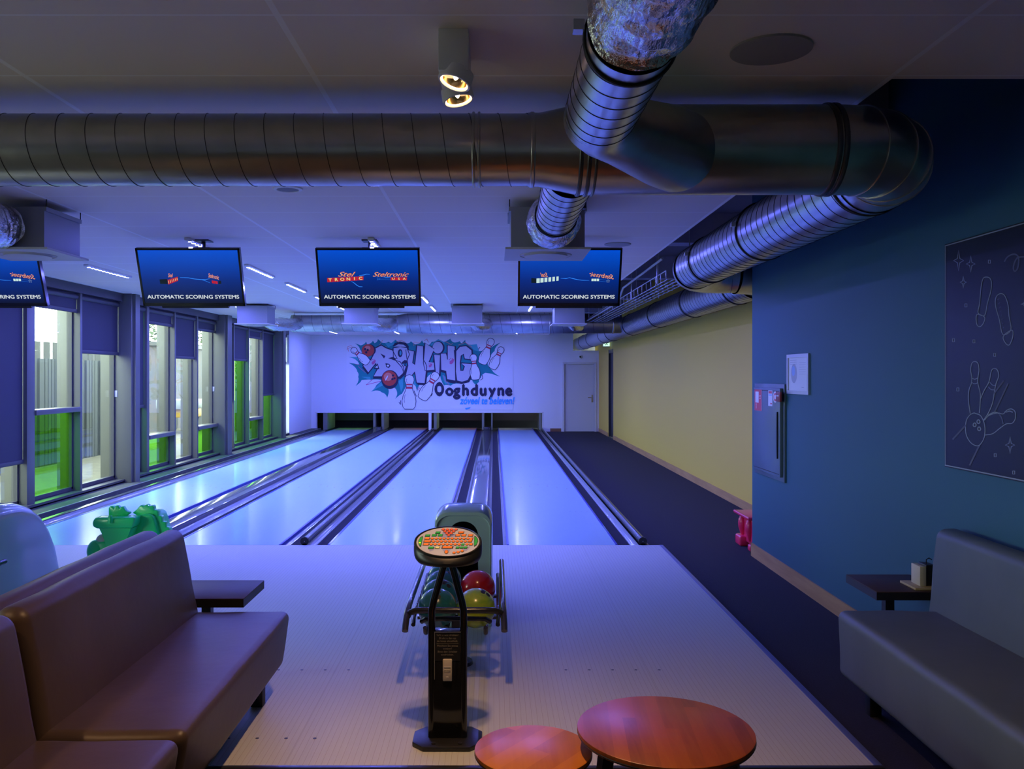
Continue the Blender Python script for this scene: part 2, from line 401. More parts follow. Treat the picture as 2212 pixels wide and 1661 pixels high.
# left wall
LX = -5.62
WS = 23.62
lw = B().box(LX-.2, LX, WS, YB, ZF, ZC)
lw.box(LX-.2, LX, -4.2, 0, ZF, ZC).box(LX-.2, LX, 0, 4.2, ZF, .6).box(LX-.2, LX, 0, 4.2, 2.0, ZC).box(LX-.2, LX, 4.2, 9.2, ZF, ZC)
struct(lw, 'wall_left', M['wallwhite'])
struct(B().box(LX-.2, LX, 9.2, WS, 2.80, ZC), 'wall_lintel', M['facade_dark'])
wn = thing('window_11', None, None, (LX-.1, 2.1, .6)); wn['kind'] = 'structure'
B().box(LX-.12, LX-.11, 0, 4.2, .6, 2.0).build('glass', M['glass'], wn, smooth=0)
wf = B()
for yy in (0, 1.4, 2.8, 4.15): wf.box(LX-.15, LX-.05, yy, yy+.05, .6, 2.0)
wf.box(LX-.15, LX-.05, 0, 4.2, .6, .65).box(LX-.15, LX-.05, 0, 4.2, 1.95, 2.0).build('window_frame', M['facade'], wn)

# ================= window wall =================
XI, XG, XO = -5.65, -5.80, -5.97          # inner face, glass, outer fin
def wz(px, py, X=5.72): return H + (VY-py)/(VX-px)*X
segs = [  # y0, y1, blind bottom z, transom z, upper glass, lower glass
 (9.2, 10.42, .66, None, 'glass', 'glass'),
 (10.6, 11.76, 2.58, 1.22, 'glass', 'greenglass'),
 (11.82, 13.06, 2.03, None, 'glass', 'glass'),
 (13.28, 14.02, 1.20, None, 'greenglass', 'greenglass'),
 (14.12, 15.24, 2.58, .66, 'glass', 'greenglass'),
 (15.30, 16.40, 2.03, None, 'glass', 'glass'),
 (16.46, 17.60, 2.59, .67, 'glass', 'greenglass'),
 (17.95, 18.70, 1.18, None, 'glass', 'glass'),
 (18.76, 19.85, 2.05, None, 'greenglass', 'greenglass'),
 (19.91, 21.05, 2.60, .66, 'glass', 'greenglass'),
 (21.11, 22.28, 1.22, None, 'greenglass', 'greenglass'),
 (22.60, 23.60, 2.05, None, 'glass', 'glass')]
ZS, ZT = .13, 2.80
wnum = [1,2,3,4,5,6,7,8,9,10,12,13]
blab = ['dark roller blind pulled nearly to the floor at the left end of the window wall',
 'short rolled-down blind at the top of the first tall window with a green lower pane',
 'half-lowered purple-grey roller blind in front of the grey slatted fence',
 'narrow long roller blind just past the first wide column',
 'short roller blind above the window facing the white sky and low shed',
 'half-lowered roller blind above the clear pane showing the yellow cart',
 'short roller blind above the tree window, left of the second wide column',
 'long narrow roller blind just past the second wide column',
 'roller blind above the tall all-green window pane',
 'short roller blind above the far narrow window with a crossbar',
 'long dark roller blind beside the third wide column',
 'farthest roller blind, next to the white plastered wall end']
for i, (a, b_, zb, tz, gu, gl) in enumerate(segs):
    w = thing('window_%d' % wnum[i], None, None, (XG, (a+b_)/2, ZS)); w['kind'] = 'structure'
    f = B()
    f.box(XG-.02, XG+.05, a, a+.035, ZS, ZT).box(XG-.02, XG+.05, b_-.035, b_, ZS, ZT)
    f.box(XG-.02, XG+.05, a, b_, ZS-.02, ZS+.03).box(XG-.02, XG+.05, a, b_, ZT-.03, ZT)
    f.build('window_frame', M['facade_dark'], w)
    if tz:
        B().box(XG-.03, XI+.02, a, b_, tz-.035, tz+.03, bev=.004).build('transom', M['facade'], w)
        B().box(XG, XG+.012, a, b_, tz, ZT).build('glass', M[gu], w, smooth=0)
        B().box(XG, XG+.012, a, b_, ZS, tz).build('glass', M[gl], w, smooth=0)
    else:
        B().box(XG, XG+.012, a, b_, ZS, ZT).build('glass', M[gu], w, smooth=0)
    bl = thing('roller_blind', blab[i], 'blind', (XG+.10, (a+b_)/2, zb), 'roller blinds on the window wall')
    B().box(XG+.095, XG+.099, a+.01, b_-.01, zb, ZT).build('blind_fabric', M['blind'], bl)
    B().box(XG+.08, XG+.115, a+.005, b_-.005, zb-.05, zb, bev=.006).build('bottom_bar', M['facade_dark'], bl)
    B().cyl((XG+.1, a+.01, ZT-.05), (XG+.1, b_-.01, ZT-.05), .035).build('roller', M['facade_dark'], bl)
posts = [(10.42,10.6), (11.76,11.82), (14.02,14.12), (15.24,15.30), (16.40,16.46), (18.70,18.76), (19.85,19.91), (21.05,21.11)]
for a, b_ in posts:
    struct(B().box(XO, XI, a, b_, .10, ZC, bev=.004), 'column', M['facade'])
for a, b_ in [(13.06,13.28), (17.60,17.95), (22.28,22.60)]:
    struct(B().box(XO, -5.50, a, b_, .05, ZC, bev=.006).box(-5.50, -5.46, a+.06, b_, .05, ZC), 'column', M['facade'])
    t = B().box(-5.77, -5.71, a-.012, a, 1.35, 1.45, bev=.003)
    lo = {13.06:'on the first wide column by the fence window', 17.60:'on the second wide column by the tree window', 22.28:'on the third, farthest wide column'}[a]
    props(t.build('blind_switch', M['plate']), 'small square light grey blind switch '+lo, 'switch', 'blind switches')
struct(B().box(-5.86, -5.60, 9.2, 23.6, .05, .105).box(-5.62, -5.60, 9.2, 23.6, .06, .075, m=1), 'trim_10', [M['facade_dark'], M['bluestrip']])

# ================= outside =================
struct(B().box(-26, -5.9, -6, 60, -.12, -.06), 'ground', mat('paving', (.11,.095,.065), .8, var=(6,(.07,.06,.045))))
fe = thing('slatted_fence', 'tall grey corrugated fence standing outside the first windows', 'fence', (-8.6, 15, -.06))
fs = B(); yy = 7.0; rr = random.Random(3)
while yy < 20.6:
    fs.box(-8.63, -8.6+rr.choice((0,.03)), yy, yy+.10, -.06, 2.0)
    yy += .125
fs.box(-8.66, -8.63, 7, 20.6, -.06, 2.0).build('fence_panel', mat('fence_grey', (.06,.068,.078), .6), fe)
yy = 7.0; ftm = mat('fence_top', (.05,.05,.05), .6)
while yy < 20.6:
    B().box(-8.72, -8.69, yy, yy+rr.choice((.2,.3)), 1.9, 2.33).build('fence_top_board', ftm, fe)
    yy += rr.choice((.34,.36,.55))
sh = thing('shed', 'low flat-roofed grey shed outside beyond the end of the fence', 'shed', (-11.2, 29, -.06))
B().box(-12.4, -10.4, 26.6, 31.0, -.06, 2.6).build('wall', mat('shed_wall', (.07,.075,.09), .7, var=(3,(.1,.08,.08))), sh)
B().box(-12.5, -10.3, 26.5, 31.1, 2.6, 2.72).build('roof', M['facade_dark'], sh)
def tree(loc, r, label, seed, cname):
    t = thing('tree', label, 'tree', loc, 'trees outside the windows'); x, y, z = loc; q = random.Random(seed)
    B().cyl((x,y,z), (x,y,z+2.2), .14, .09).build('trunk', mat('bark', (.09,.07,.05), .9), t)
    b = B()
    for i in range(2600):
        v = Vector((q.gauss(0,1), q.gauss(0,1), q.gauss(0,1))).normalized()*r*q.uniform(.35,1)
        p = Vector((x,y,z+2.0+r*.8)) + v; s = q.uniform(.05,.13)
        e = Matrix.Rotation(q.uniform(0,6.3), 3, 'Z') @ Matrix.Rotation(q.uniform(0,3), 3, 'X')
        b.add([p+e@Vector((-s,0,0)), p+e@Vector((0,-s*.5,0)), p+e@Vector((s,0,0)), p+e@Vector((0,s*.5,0))], [(0,1,2,3)])
    b.build('foliage', mat(cname, (.06,.085,.035), .7), t, smooth=0)
tree((-15.2, 34.5, -.06), 2.0, 'grey-green leafy tree outside the window left of the second wide column', 5, 'leaf_a')
tree((-15.0, 43.0, -.06), 2.6, 'pale leafy tree outside, seen through the far narrow windows', 8, 'leaf_b')
ct = thing('utility_cart', 'white and yellow cart standing outside behind a clear window', 'cart', (-9.6, 26.2, -.06))
B().box(-10.1, -9.1, 26.0, 26.8, .40, .66, bev=.03).build('body', mat('cart_yellow', (.4,.24,.02), .5), ct)
B().box(-10.1, -9.1, 25.7, 27.0, .66, .95, bev=.03).build('canopy', mat('cart_white', (.16,.17,.18), .5), ct)
for dx, dy in ((-10.0,25.95),(-9.2,25.95),(-10.0,26.85),(-9.2,26.85)):
    B().cyl((dx-.06,dy,.2), (dx+.06,dy,.2), .25).build('wheel', M['rubber'], ct)
# ================= ducts =================
def spiral(p0, p1, r, pitch=.115, tilt=True, seg=56, ph=0.0, amp=.0022):
    """spiral-seam duct skin between two points"""
    b = B(); p0 = Vector(p0); p1 = Vector(p1); L = (p1-p0).length
    ax = (p1-p0).normalized(); u = (Vector((0,0,1)) - ax*ax.z).normalized(); w = ax.cross(u)
    offs = [(0,0),(.014,0),(.02,1),(.034,1),(.04,0)]
    st = []; k = int(L/pitch)+2
    for i in range(-1, k):
        for o_, a in offs: st.append((i+o_+ph)*pitch if True else 0) ; 
    prof = [((i+o_+ph)*pitch, a) for i in range(-1, k) for o_, a in offs]
    vs = []; fs = []; n = len(prof)
    for q in range(seg+1):
        t = 2*PI*q/seg
        for s_, a in prof:
            s2 = min(max(s_ + (pitch*q/seg if tilt else 0), 0), L)
            rr = r + amp*a
            vs.append(p0 + ax*s2 + (u*math.cos(t)+w*math.sin(t))*rr)
    fd = []
    for q in range(seg):
        for i in range(n-1): (fs if i % 5 in (0, 4) else fd).append((q*n+i, (q+1)*n+i, (q+1)*n+i+1, q*n+i+1))
    b.add(vs, fs); b.f += [tuple(f) for f in fd]; b.m += [1]*len(fd)
    return b
def ring(b, c, ax, r, w=.03, t=.008, m=0):
    c = Vector(c); ax = Vector(ax).normalized()
    u = (Vector((0,0,1)) - ax*ax.z).normalized() if abs(ax.z) < .9 else Vector((1,0,0)); v = ax.cross(u); seg = 48; rs = []
    for h, rr in ((-w/2, r-.002), (-w/2, r+t*.6), (-w/4, r+t), (w/4, r+t), (w/2, r+t*.6), (w/2, r-.002)):
        rs.append([c+ax*h+(u*math.cos(2*PI*q/seg)+v*math.sin(2*PI*q/seg))*rr for q in range(seg)])
    return b.rings(rs, m, cap=False)
def arc(c, r, a0, a1, n, z):
    return [(c[0]+r*math.cos(R(a0+(a1-a0)*i/n)), c[1]+r*math.sin(R(a0+(a1-a0)*i/n)), z) for i in range(n+1)]
def rod(t, x, y, z): B().cyl((x,y,z), (x,y,ZC), .004, seg=8).build('hanger_rod', M['darkmetal'], t)

# --- main duct across the room
YD, ZD, RS, RB = 3.86, H+1.010, .158, .197
md = thing('air_duct', 'big dark metal duct crossing the whole room just below the ceiling', 'duct', (0, YD, ZD))
spiral((-5.3,YD,ZD), (.17,YD,ZD), RS, .1285, ph=.3).build('small_pipe', [M['steel_dark'], M['seam']], md)
b = B(); b.tube([(.15,YD,ZD),(.20,YD,ZD),(.38,YD,ZD),(.44,YD,ZD)], [RS+.003,RS+.003,RB+.002,RB+.002], 56, cap=False).build('reducer', M['steel_dark'], md)
b = B(); b.tube([(.42,YD,ZD),(1.48,YD,ZD)], RB, 56, cap=False)
b.build('wide_pipe', [M['steel_dark'], M['seam']], md)
for x, r, w in ((-.09,RS,.012),(-.065,RS,.012),(.17,RS,.02),(.375,RB,.018),(.41,RB,.018),(.44,RB,.012),(1.475,RB,.022),(1.505,RB,.022)):
    ring(B(), (x,YD,ZD), (1,0,0), r, w, .008).build('collar', M['collar'] if r == RB else M['steel_dark'], md)
XD1, RC = 1.90, .38
el = arc((XD1-RC, YD+RC), RC, -90, 0, 4, ZD)
be = B()
be.tube([(1.46,YD,ZD)] + arc((XD1-RC, YD+RC), RC, -90, 0, 5, ZD) + [(XD1,YD+RC+.1,ZD)], RB, 56, cap=False)
be.build('elbow', M['steel_dark'], md)
ac = arc((XD1-RC, YD+RC), RC, -90, 0, 5, ZD)
for i in (1, 2, 3, 4):
    a = R(-90+18*i); ring(B(), ac[i], (-math.sin(a), math.cos(a), 0), RB, .01, .005).build('elbow_seam', M['steel_dark'], md)
rod(md, -2.6, YD, ZD+RS); rod(md, .41, YD, ZD+RB); rod(md, -4.4, YD, ZD+RS)
# --- duct running down the right side
ZL = H+1.015; YC = 8.50; RL = .2
d1_ = thing('air_duct', 'shiny spiral-seamed duct running from the big elbow towards the yellow wall', 'duct', (XD1, 6.2, ZL))
spiral((XD1,4.30,ZD), (XD1,YC-.42,ZL), RL, .118, ph=.1).build('pipe', [M['steel'], M['seam']], d1_)
for yy in (4.36, 6.05, 7.52): ring(B(), (XD1,yy,ZL), (0,1,0), RL, .022, .01).build('collar', M['rubber'], d1_)
B().tube(arc((XD1+.38, YC-.38), .38, 180, 90, 6, ZL), RL+.004, 48, cap=False).build('elbow', M['steel'], d1_)
for k, yy in enumerate((6.05, 7.52)):
    B().box(XD1-RL-.035, XD1-RL-.005, yy-.015, yy+.015, ZL+.03, ZL+.06).build('clamp', M['alu'], d1_)
XD2 = 2.68
d2_ = thing('air_duct', 'short duct piece crossing behind the corner of the blue wall', 'duct', (2.3, YC, ZL))
spiral((XD1+.36,YC,ZL), (XD2-.30,YC,ZL), RL, .13).build('pipe', [M['steel_dark'], M['seam']], d2_)
d3_ = thing('air_duct', 'long shiny duct following the top of the yellow wall to the back', 'duct', (XD2, 17, ZL))
B().tube(arc((XD2-.3, YC+.3), .3, -90, 0, 6, ZL-.01), RL+.002, 48, cap=False).build('elbow', M['steel'], d3_)
spiral((XD2,YC+.28,ZL-.03), (XD2,19.3,ZL-.03), RL+.005, .135).build('pipe', [M['steel'], M['seam']], d3_)
B().tube([(XD2,19.25,ZL-.03),(XD2,YB+.9,ZL-.03)], RL+.006, 48, cap=False).build('smooth_pipe', mat('grey_pipe', (.35,.37,.40), .35, metal=.5), d3_)
for yy in (9.4, 11.5, 13.9, 16.6, 19.3, 20.6, 23.2, 25.2): ring(B(), (XD2,yy,ZL-.03), (0,1,0), RL+.005, .03, .01).build('collar', M['rubber'], d3_)
# --- far cross duct
YX, ZX = 17.05, H+1.03
d4_ = thing('air_duct', 'far horizontal duct hanging across the lanes in front of the painted back wall', 'duct', (-.8, YX, ZX))
spiral((-4.0,YX,ZX), (-1.9,YX,ZX), .165, .19).build('small_pipe', [M['steel'], M['seam']], d4_)
B().tube([(-1.92,YX,ZX),(-1.7,YX,ZX)], [.165,.198], 40, cap=False).build('reducer', M['steel'], d4_)
spiral((-1.72,YX,ZX), (XD2-.17,YX,ZX), .198, .2).build('wide_pipe', [M['steel'], M['seam']], d4_)
for x, r in ((-3.95,.165),(-1.9,.165),(-.2,.198),(1.1,.198),(2.35,.198)): ring(B(), (x,YX,ZX), (1,0,0), r, .03, .01).build('collar', M['steel_dark'], d4_)
for x in (-3.95,-1.0,1.0): rod(d4_, x, YX, ZX+.16)
# --- near branch coming from behind the camera
XB, ZB, RBR = .385, H+.945, .128
d5_ = thing('air_duct', 'shiny pipe with a crinkled foil end, joining the big duct from above the viewer', 'duct', (XB, 3, ZB))
spiral((XB,2.34,ZB), (XB,3.10,ZB), RBR, .105, ph=.4, amp=.0018).build('pipe', [M['steel'], M['seam']], d5_)
ep = [(XB,3.06,ZB),(XB,3.16,ZB),(XB+.035,3.25,ZB+.005),(XB+.12,3.37,ZB+.01),(XB+.34,3.66,ZB+.03),(XB+.42,3.78,ZB+.04)]
B().tube(ep, [RBR+.002,RBR+.002,RBR+.002,RBR+.006,RBR+.045,RBR+.05], 48, cap=False).build('elbow', M['steel_dark'], d5_)
ring(B(), (XB,2.42,ZB), (0,1,0), RBR, .018, .008).build('collar', M['rubber'], d5_)
B().box(XB-RBR-.035, XB-RBR-.004, 2.40, 2.44, ZB+.02, ZB+.05).build('clamp', M['alu'], d5_)
def foil(pts, rad, seed, seg=64, amp=.006, sub=14):
    b = B(); q = random.Random(seed); P = []; RR = []
    for i in range(len(pts)-1):
        for k in range(sub):
            t = k/sub; P.append(Vector(pts[i]).lerp(Vector(pts[i+1]), t)); RR.append(rad[i]*(1-t)+rad[i+1]*t)
    P.append(Vector(pts[-1])); RR.append(rad[-1])
    b.tube(P, RR, seg, cap=False)
    for i, v in enumerate(b.v):
        v = Vector(v); j = i//seg; c = P[j]; d = (v-c).normalized()
        s_ = noise.noise(Vector((v.x*14, v.y*38, v.z*14))+Vector((seed,0,0)))*amp*2.2 + (amp*.5 if j % 2 else -amp*.5)
        b.v[i] = tuple(v+d*s_)
    return b
foil([(XB+.02,1.35,ZB+.03),(XB+.012,1.8,ZB+.02),(XB,2.20,ZB),(XB,2.30,ZB)], [.152,.150,.146,.130], 3).build('foil_sleeve', M['foil'], d5_, smooth=60)
B().box(XB+.19, XB+.215, 1.93, 2.02, ZB+.05, ZB+.13, bev=.004).build('damper_handle', mat('blue_plastic', (.01,.06,.3), .4), d5_)
# plenum (out of frame) this branch ends in
def plenum(x, y, name_label, group, zbox=H+1.19, hose=None, cross=None):
    t = thing('air_outlet_box', name_label, 'air outlet', (x, y, H+.885), group)
    B().box(x-.26, x+.26, y+.04, y+.56, H+.90, zbox).build('box', M['plenum'], t)
    B().box(x-.30, x+.30, y, y+.62, H+.885, H+.90).build('plate', M['plate'], t)
    g = B()
    for r in (.20, .196): pass
    g.tube([(x+.19*math.cos(2*PI*i/40), y+.31+.19*math.sin(2*PI*i/40), H+.883) for i in range(40)], .004, 6, closed=True)
    g.lathe([(.16,0),(.16,-.012),(.10,-.018)], (x,y+.31,H+.885), seg=36)
    g.build('round_diffuser', M['plate'], t)
    for dx in (-.27,.27):
        for dy in (.05,.55): rod(t, x+dx, y+dy, zbox)
    for s_ in (-1, 1): B().box(*sorted((x+s_*.26, x+s_*.275)), y+.04, y+.56, zbox-.03, zbox).build('hanging_rail', M['plenum'], t)
    return t
pl = plenum(.38, 6.03, 'grey air outlet box beneath the big duct, in front of the rightmost screen', 'air outlet boxes')
b = spiral((.36,4.0,H+.95), (.385,5.35,H+.985), .125, .16, ph=.2, amp=.0022)
b.build('pipe', [M['steel'], M['seam']], pl)
ring(B(), (.383,5.30,H+.983), (0,1,0), .125, .018, .008).build('collar', M['rubber'], pl)
foil([(.385,5.33,H+.985),(.386,5.5,H+.99),(.39,5.75,H+1.02),(.395,6.0,H+1.04),(.395,6.07,H+1.04)], [.135,.165,.168,.15,.13], 9).build('foil_hose', M['foil'], pl, smooth=60)
B().box(.56,.585,5.45,5.52,H+1.06,H+1.14, bev=.004).build('damper_handle', M['darkmetal'], pl)
pl = plenum(-3.43, 6.03, 'grey air outlet box cut by the left edge, above the leftmost screen', 'air outlet boxes')
spiral((-3.45,4.0,H+.95), (-3.43,5.35,H+.985), .125, .085).build('pipe', [M['steel'], M['seam']], pl)
foil([(-3.43,5.33,H+.985),(-3.43,5.5,H+.99),(-3.435,5.75,H+1.02),(-3.44,6.0,H+1.04),(-3.44,6.07,H+1.04)], [.135,.165,.168,.15,.13], 11).build('foil_hose', M['foil'], pl, smooth=60)
for x, lab in ((-4.18,'far air outlet box nearest the windows'), (-2.33,'far air outlet box peeking out below the middle screen'),
               (-.47,'far air outlet box in the clear gap between two screens, above the banner'), (1.31,'far air outlet box below the rightmost screen')):
    pl = plenum(x, 14.85, lab, 'far air outlet boxes', zbox=H+1.21)
    foil([(x+.05,15.4,H+1.0),(x+.16,15.7,H+.93),(x+.30,16.3,H+.96),(x+.34,16.95,H+1.02)], [.10,.115,.115,.11], int(x*10)+50, seg=28, amp=.006, sub=7).build('foil_hose', M['foil'], pl, smooth=60)
# cable tray
ct = thing('cable_tray', 'wire cable tray hanging in the open bay beside the long duct', 'cable tray', (2.0, 12.5, H+1.03))
b = B()
for x in (1.86, 1.93, 2.0, 2.07, 2.14): b.cyl((x,9.2,H+1.03), (x,16.6,H+1.03), .005, seg=6)
for x in (1.84, 2.16): b.tube([(x,9.2,H+1.12),(x,16.6,H+1.12)], .006, 6)
yy = 9.2
while yy < 16.6:
    b.tube([(1.84,yy,H+1.12),(1.84,yy,H+1.03),(2.16,yy,H+1.03),(2.16,yy,H+1.12)], .005, 6); yy += .3
b.build('mesh_tray', M['alu'], ct)
for yy in (9.6,11.4,13.2,15.0,16.5):
    for x in (1.82, 2.18): B().cyl((x,yy,H+1.02), (x,yy,3.6), .006, seg=6).build('hanger_rod', M['alu'], ct)
B().tube([(1.80,9.2,H+1.25),(1.80,12.0,H+1.22),(1.80,12.5,H+1.06),(1.80,16.6,H+1.06)], .014, 8).build('conduit', M['alu'], ct)

# ================= ceiling fittings =================
def grille(x, y, r, rim, lab):
    t = thing('ceiling_speaker', lab, 'speaker', (x, y, ZC), 'round ceiling speakers')
    B().lathe([(r,0),(r,-.008),(r-.01,-.011)], (x,y,ZC), seg=48).build('grille', mat('grille', (.36,.35,.35) if not rim else (.25,.25,.28), .7), t)
    if rim:
        b = B(); rs = []
        for rr, z in ((r+.03,0),(r+.025,-.008),(r+.004,-.012),(r,-.006)):
            rs.append([(x+rr*math.cos(2*PI*q/48), y+rr*math.sin(2*PI*q/48), ZC+z) for q in range(48)])
        b.rings(rs, cap=False).build('rim', M['white'], t)
grille(1.055, 3.28, .152, False, 'large round speaker grille in the ceiling right of the near duct')
grille(-1.37, 5.72, .07, True, 'small round white-rimmed speaker in the ceiling behind the big duct')
grille(1.17, 8.14, .125, False, 'round speaker grille in the ceiling above the rightmost screen')
def twin_spot(x, y, lab, ang=(18, -12)):
    t = thing('twin_spotlight', lab, 'spotlight', (x, y, ZC), 'twin ceiling spotlights')
    B().box(x-.054, x+.054, y-.02, y+.30, ZC-.15, ZC, bev=.003).build('housing', M['white'], t)
    for k, (dy, ax, ay) in enumerate(((.03, -9, ang[0]), (.23, -6, ang[1]))):
        Mx = Matrix.Translation((x+.005, y+dy, ZC-.165)) @ Matrix.Rotation(R(ay), 4, 'Y') @ Matrix.Rotation(R(ax), 4, 'X')
        h = B(); seg = 40
        def rg(r, z): return [Mx @ Vector((r*math.cos(2*PI*q/seg), r*math.sin(2*PI*q/seg), z)) for q in range(seg)]
        h.rings([rg(.045,.045), rg(.060,.03), rg(.062,-.012), rg(.060,-.018), rg(.053,-.018), rg(.052,.0)], cap=False)
        ho = h.build('lamp_head', M['white'], t)
        rf = B(); rf.rings([rg(.051,-.008), rg(.045,.012), rg(.028,.03), rg(.012,.036)], cap=False)
        rf.build('reflector', M['c_refl'], ho)
        gl = B(); gl.rings([rg(.0515,-.010), rg(.049,-.012), rg(.046,-.009)], cap=False); gl.build('glow_ring', M['lampglow'], ho)
        bb = B(); bb.lathe([(.004,-.004),(.009,.004),(.009,.02),(.004,.03)], (0,0,0), seg=14, M=Mx); bb.build('bulb', M['bulb'], ho)
        L = bpy.data.lights.new('spot', 'SPOT'); L.energy = SPOT_W; L.color = (1,.56,.27); L.spot_size = R(112); L.spot_blend = .8; L.shadow_soft_size = .035
        lo = bpy.data.objects.new('spot_lamp', L); C.objects.link(lo)
        lo.matrix_world = Mx @ Matrix.Translation((0,0,-.022)) @ Matrix.Rotation(0, 4, 'X')
SPOT_W = 85
M['c_refl'] = mat('gold_reflector', (.8,.55,.25), .15, metal=1); emis('bulb', (1,.8,.5), 14)
twin_spot(-.145, 3.10, 'white twin spotlight lit warm, hanging from the ceiling in front of the big duct')
for x, y, lab in ((-2.55, 1.5, 'lit twin spotlight above the brown sofa, behind the viewer'), (-.5, .5, 'lit twin spotlight straight above the viewer')):
    twin_spot(x, y, lab)
# ultraviolet strips
UVW = 26
ys = [7.75, 9.6, 11.45, 13.3, 15.15, 18.3, 20.15, 23.85]
UL = []
for ci, x in enumerate((-4.55, -2.76, -1.11, .66)):
    cn = ('nearest the windows', 'second from the windows', 'third from the windows', 'nearest the open bay')[ci]
    for k, y in enumerate(ys):
        if ci == 0 and k == 0: continue
        t = thing('ceiling_strip_light', '%s blue dotted strip light in the ceiling row %s' % (('nearest','second','third','fourth','fifth','sixth','second farthest','farthest')[k-1 if ci == 0 and k < 6 else k], cn), 'strip light', (x, y, ZC), 'blue strip lights on the ceiling')
        B().box(x-.028, x+.028, y, y+1.16, ZC-.025, ZC, bev=.004).build('housing', M['white'], t)
        d = B()
        for i in range(12):
            P = [(x+.017*math.cos(2*PI*q/8), y+.07+i*.0925+.017*math.sin(2*PI*q/8)) for q in range(8)]
            d.add([(a, b_, ZC-.031) for a, b_ in P], [tuple(range(7,-1,-1))])
            d.add([(a, b_, ZC-.031) for a, b_ in P]+[(a, b_, ZC-.0245) for a, b_ in P], [(q, (q+1)%8, 8+(q+1)%8, 8+q) for q in range(8)], 1)
        d.build('led_row', [M['uvled'], M['plate']], t)
# smoke detector-like camera and exit sign at the back
t = thing('security_camera', 'small round white camera above the white back door', 'camera', (bx(1253), YB, bz(771)))
B().lathe([(.06,0),(.06,-.03),(.045,-.05)], (bx(1253),YB,bz(771)), 'y', seg=24).build('base', M['white'], t)
B().lathe([(.03,-.05),(.026,-.065),(.01,-.075)], (bx(1253),YB,bz(771)), 'y', seg=20).build('lens', M['blackgloss'], t)
t = thing('exit_sign', 'small glowing green-white exit sign above the dark doorway in the yellow wall', 'sign', (XY, 24.0, 2.55))
B().box(XY-.20, XY, 23.96, 24.02, 2.48, 2.66, bev=.008).build('sign_body', M['exit_white'] if 'exit_white' in M else M['white'], t)
b = B(); b.box(XY-.19, XY-.01, 23.955, 23.96, 2.49, 2.65)
b.build('lit_panel', M['exitglow'], t)
b = B(); e_ = lambda a, c: (XY-.10+a, 23.952, 2.57+c)
b.ell(.02,.045,.012,.012,e_,0,12).stroke([(.02,.03),(.0,-.01),(-.03,-.05)], .018, e_).stroke([(.0,-.01),(.035,-.04)], .016, e_).stroke([(-.03,.015),(.02,.02),(.045,0)], .01, e_)
b.poly([(-.075,.0),(-.045,.025),(-.045,-.025)], e_)
b.build('running_figure', mat('exit_green', (.0,.35,.12), .5), t)

# ================= bowling lanes =================
YL0, YL1 = 8.52, 27.6
lanes = [(-4.957, -3.900), (-3.185, -2.128), (-1.625, -.562), (.148, 1.204)]
llab = ['glossy bowling lane nearest the windows', 'glossy bowling lane second from the windows', 'glossy bowling lane left of the ball return, third from the windows', 'brightest blue bowling lane next to the dark carpet walkway']
for i, (a, b_) in enumerate(lanes):
    c = (a+b_)/2; t = thing('bowling_lane', llab[i], 'bowling lane', (c, YL0, -.06), 'bowling lanes')
    g = B().box(a, b_, YL0, YB-.15, -.06, 0)
    for k in range(-3, 4):
        x, y = c+k*.134, 13.23-abs(k)*.155
        g.add([(x-.009,y-.07,.0008),(x,y-.05,.0008),(x+.009,y-.07,.0008),(x,y+.05,.0008)], [(0,1,2,3)], 1)
    for k in (-.47,-.40,-.33,-.26,.26,.33,.40,.47):
        g.lathe([(.006,0),(.006,.0008)], (c+k, 10.6, 0), seg=8, m=1)
    g.build('lane_bed', [M['lane'], M['dot']], t)
    B().box(a, b_, YB-.15, YL1, -.06, -.0005).build('pin_deck', M['deck'], t)
def gutter(a, b_, lab, side):
    t = thing('gutter', lab, 'gutter', ((a+b_)/2, YL0, -.08), 'lane gutters')
    g = B(); n = 10; w = (b_-a); pr = []
    for k in range(n+1):
        u = -1+2*k/n; pr.append((a+w*(.5+u*.5), -.055*math.sqrt(max(0,1-u*u))-.004))
    pr = [(a, -.004)]+pr[1:-1]+[(b_, -.004)]
    poly = pr + [(b_, -.10), (a, -.10)]
    g.prism(poly, lambda x, z, y: (x, y, z), YL0, YL1)
    g.build('channel', M['gutter'], t)
    e = B()
    x = a if side == 'r' else b_
    e.box(*( (x, x+.022) if side == 'r' else (x-.022, x)), YL0, YL1, -.03, .004)
    e.build('edge_strip', M['bluestrip'], t)
gutter(-5.19, -4.957, 'gutter on the window side of the first lane', 'l')
gutter(-3.900, -3.667, 'gutter on the right of the lane nearest the windows', 'r')
gutter(-3.418, -3.185, 'gutter on the left of the second lane, beside the raised track cover', 'l')
gutter(-2.128, -1.895, 'gutter on the right of the second lane', 'r')
gutter(-1.858, -1.625, 'gutter on the left of the third lane, beside the raised round rail', 'l')
gutter(-.562, -.329, 'gutter on the right of the third lane, beside the flat reflecting cover', 'r')
gutter(-.085, .148, 'gutter on the left of the fourth lane', 'l')
gutter(1.204, 1.437, 'outer gutter between the fourth lane and the carpet', 'r')
def cover(a, b_, z, lab):
    t = thing('track_cover', lab, 'track cover', ((a+b_)/2, YL0, -.08), 'ball return track covers')
    B().box(a+.001, b_-.001, YL0, YB-.3, -.1, z-.012).build('base', M['gutter'], t)
    B().box(a+.001, b_-.001, YL0+.0, YB-.35, z-.012, z, bev=.004).build('cover_plate', M['cap'], t)
    B().box(a+.01, b_-.01, YB-.35, YB-.05, -.1, .11, bev=.01).build('ball_door', M['capblack'], t)
    for s_ in (.07, -.07):
        B().lathe([(.012,0),(.008,-.006)], ((a+b_)/2+s_, YB-.35, .06), 'y', seg=12).build('screw', M['chrome'], t)
cover(-3.667, -3.418, .055, 'raised shiny cover between the first and second lanes, reflecting the windows')
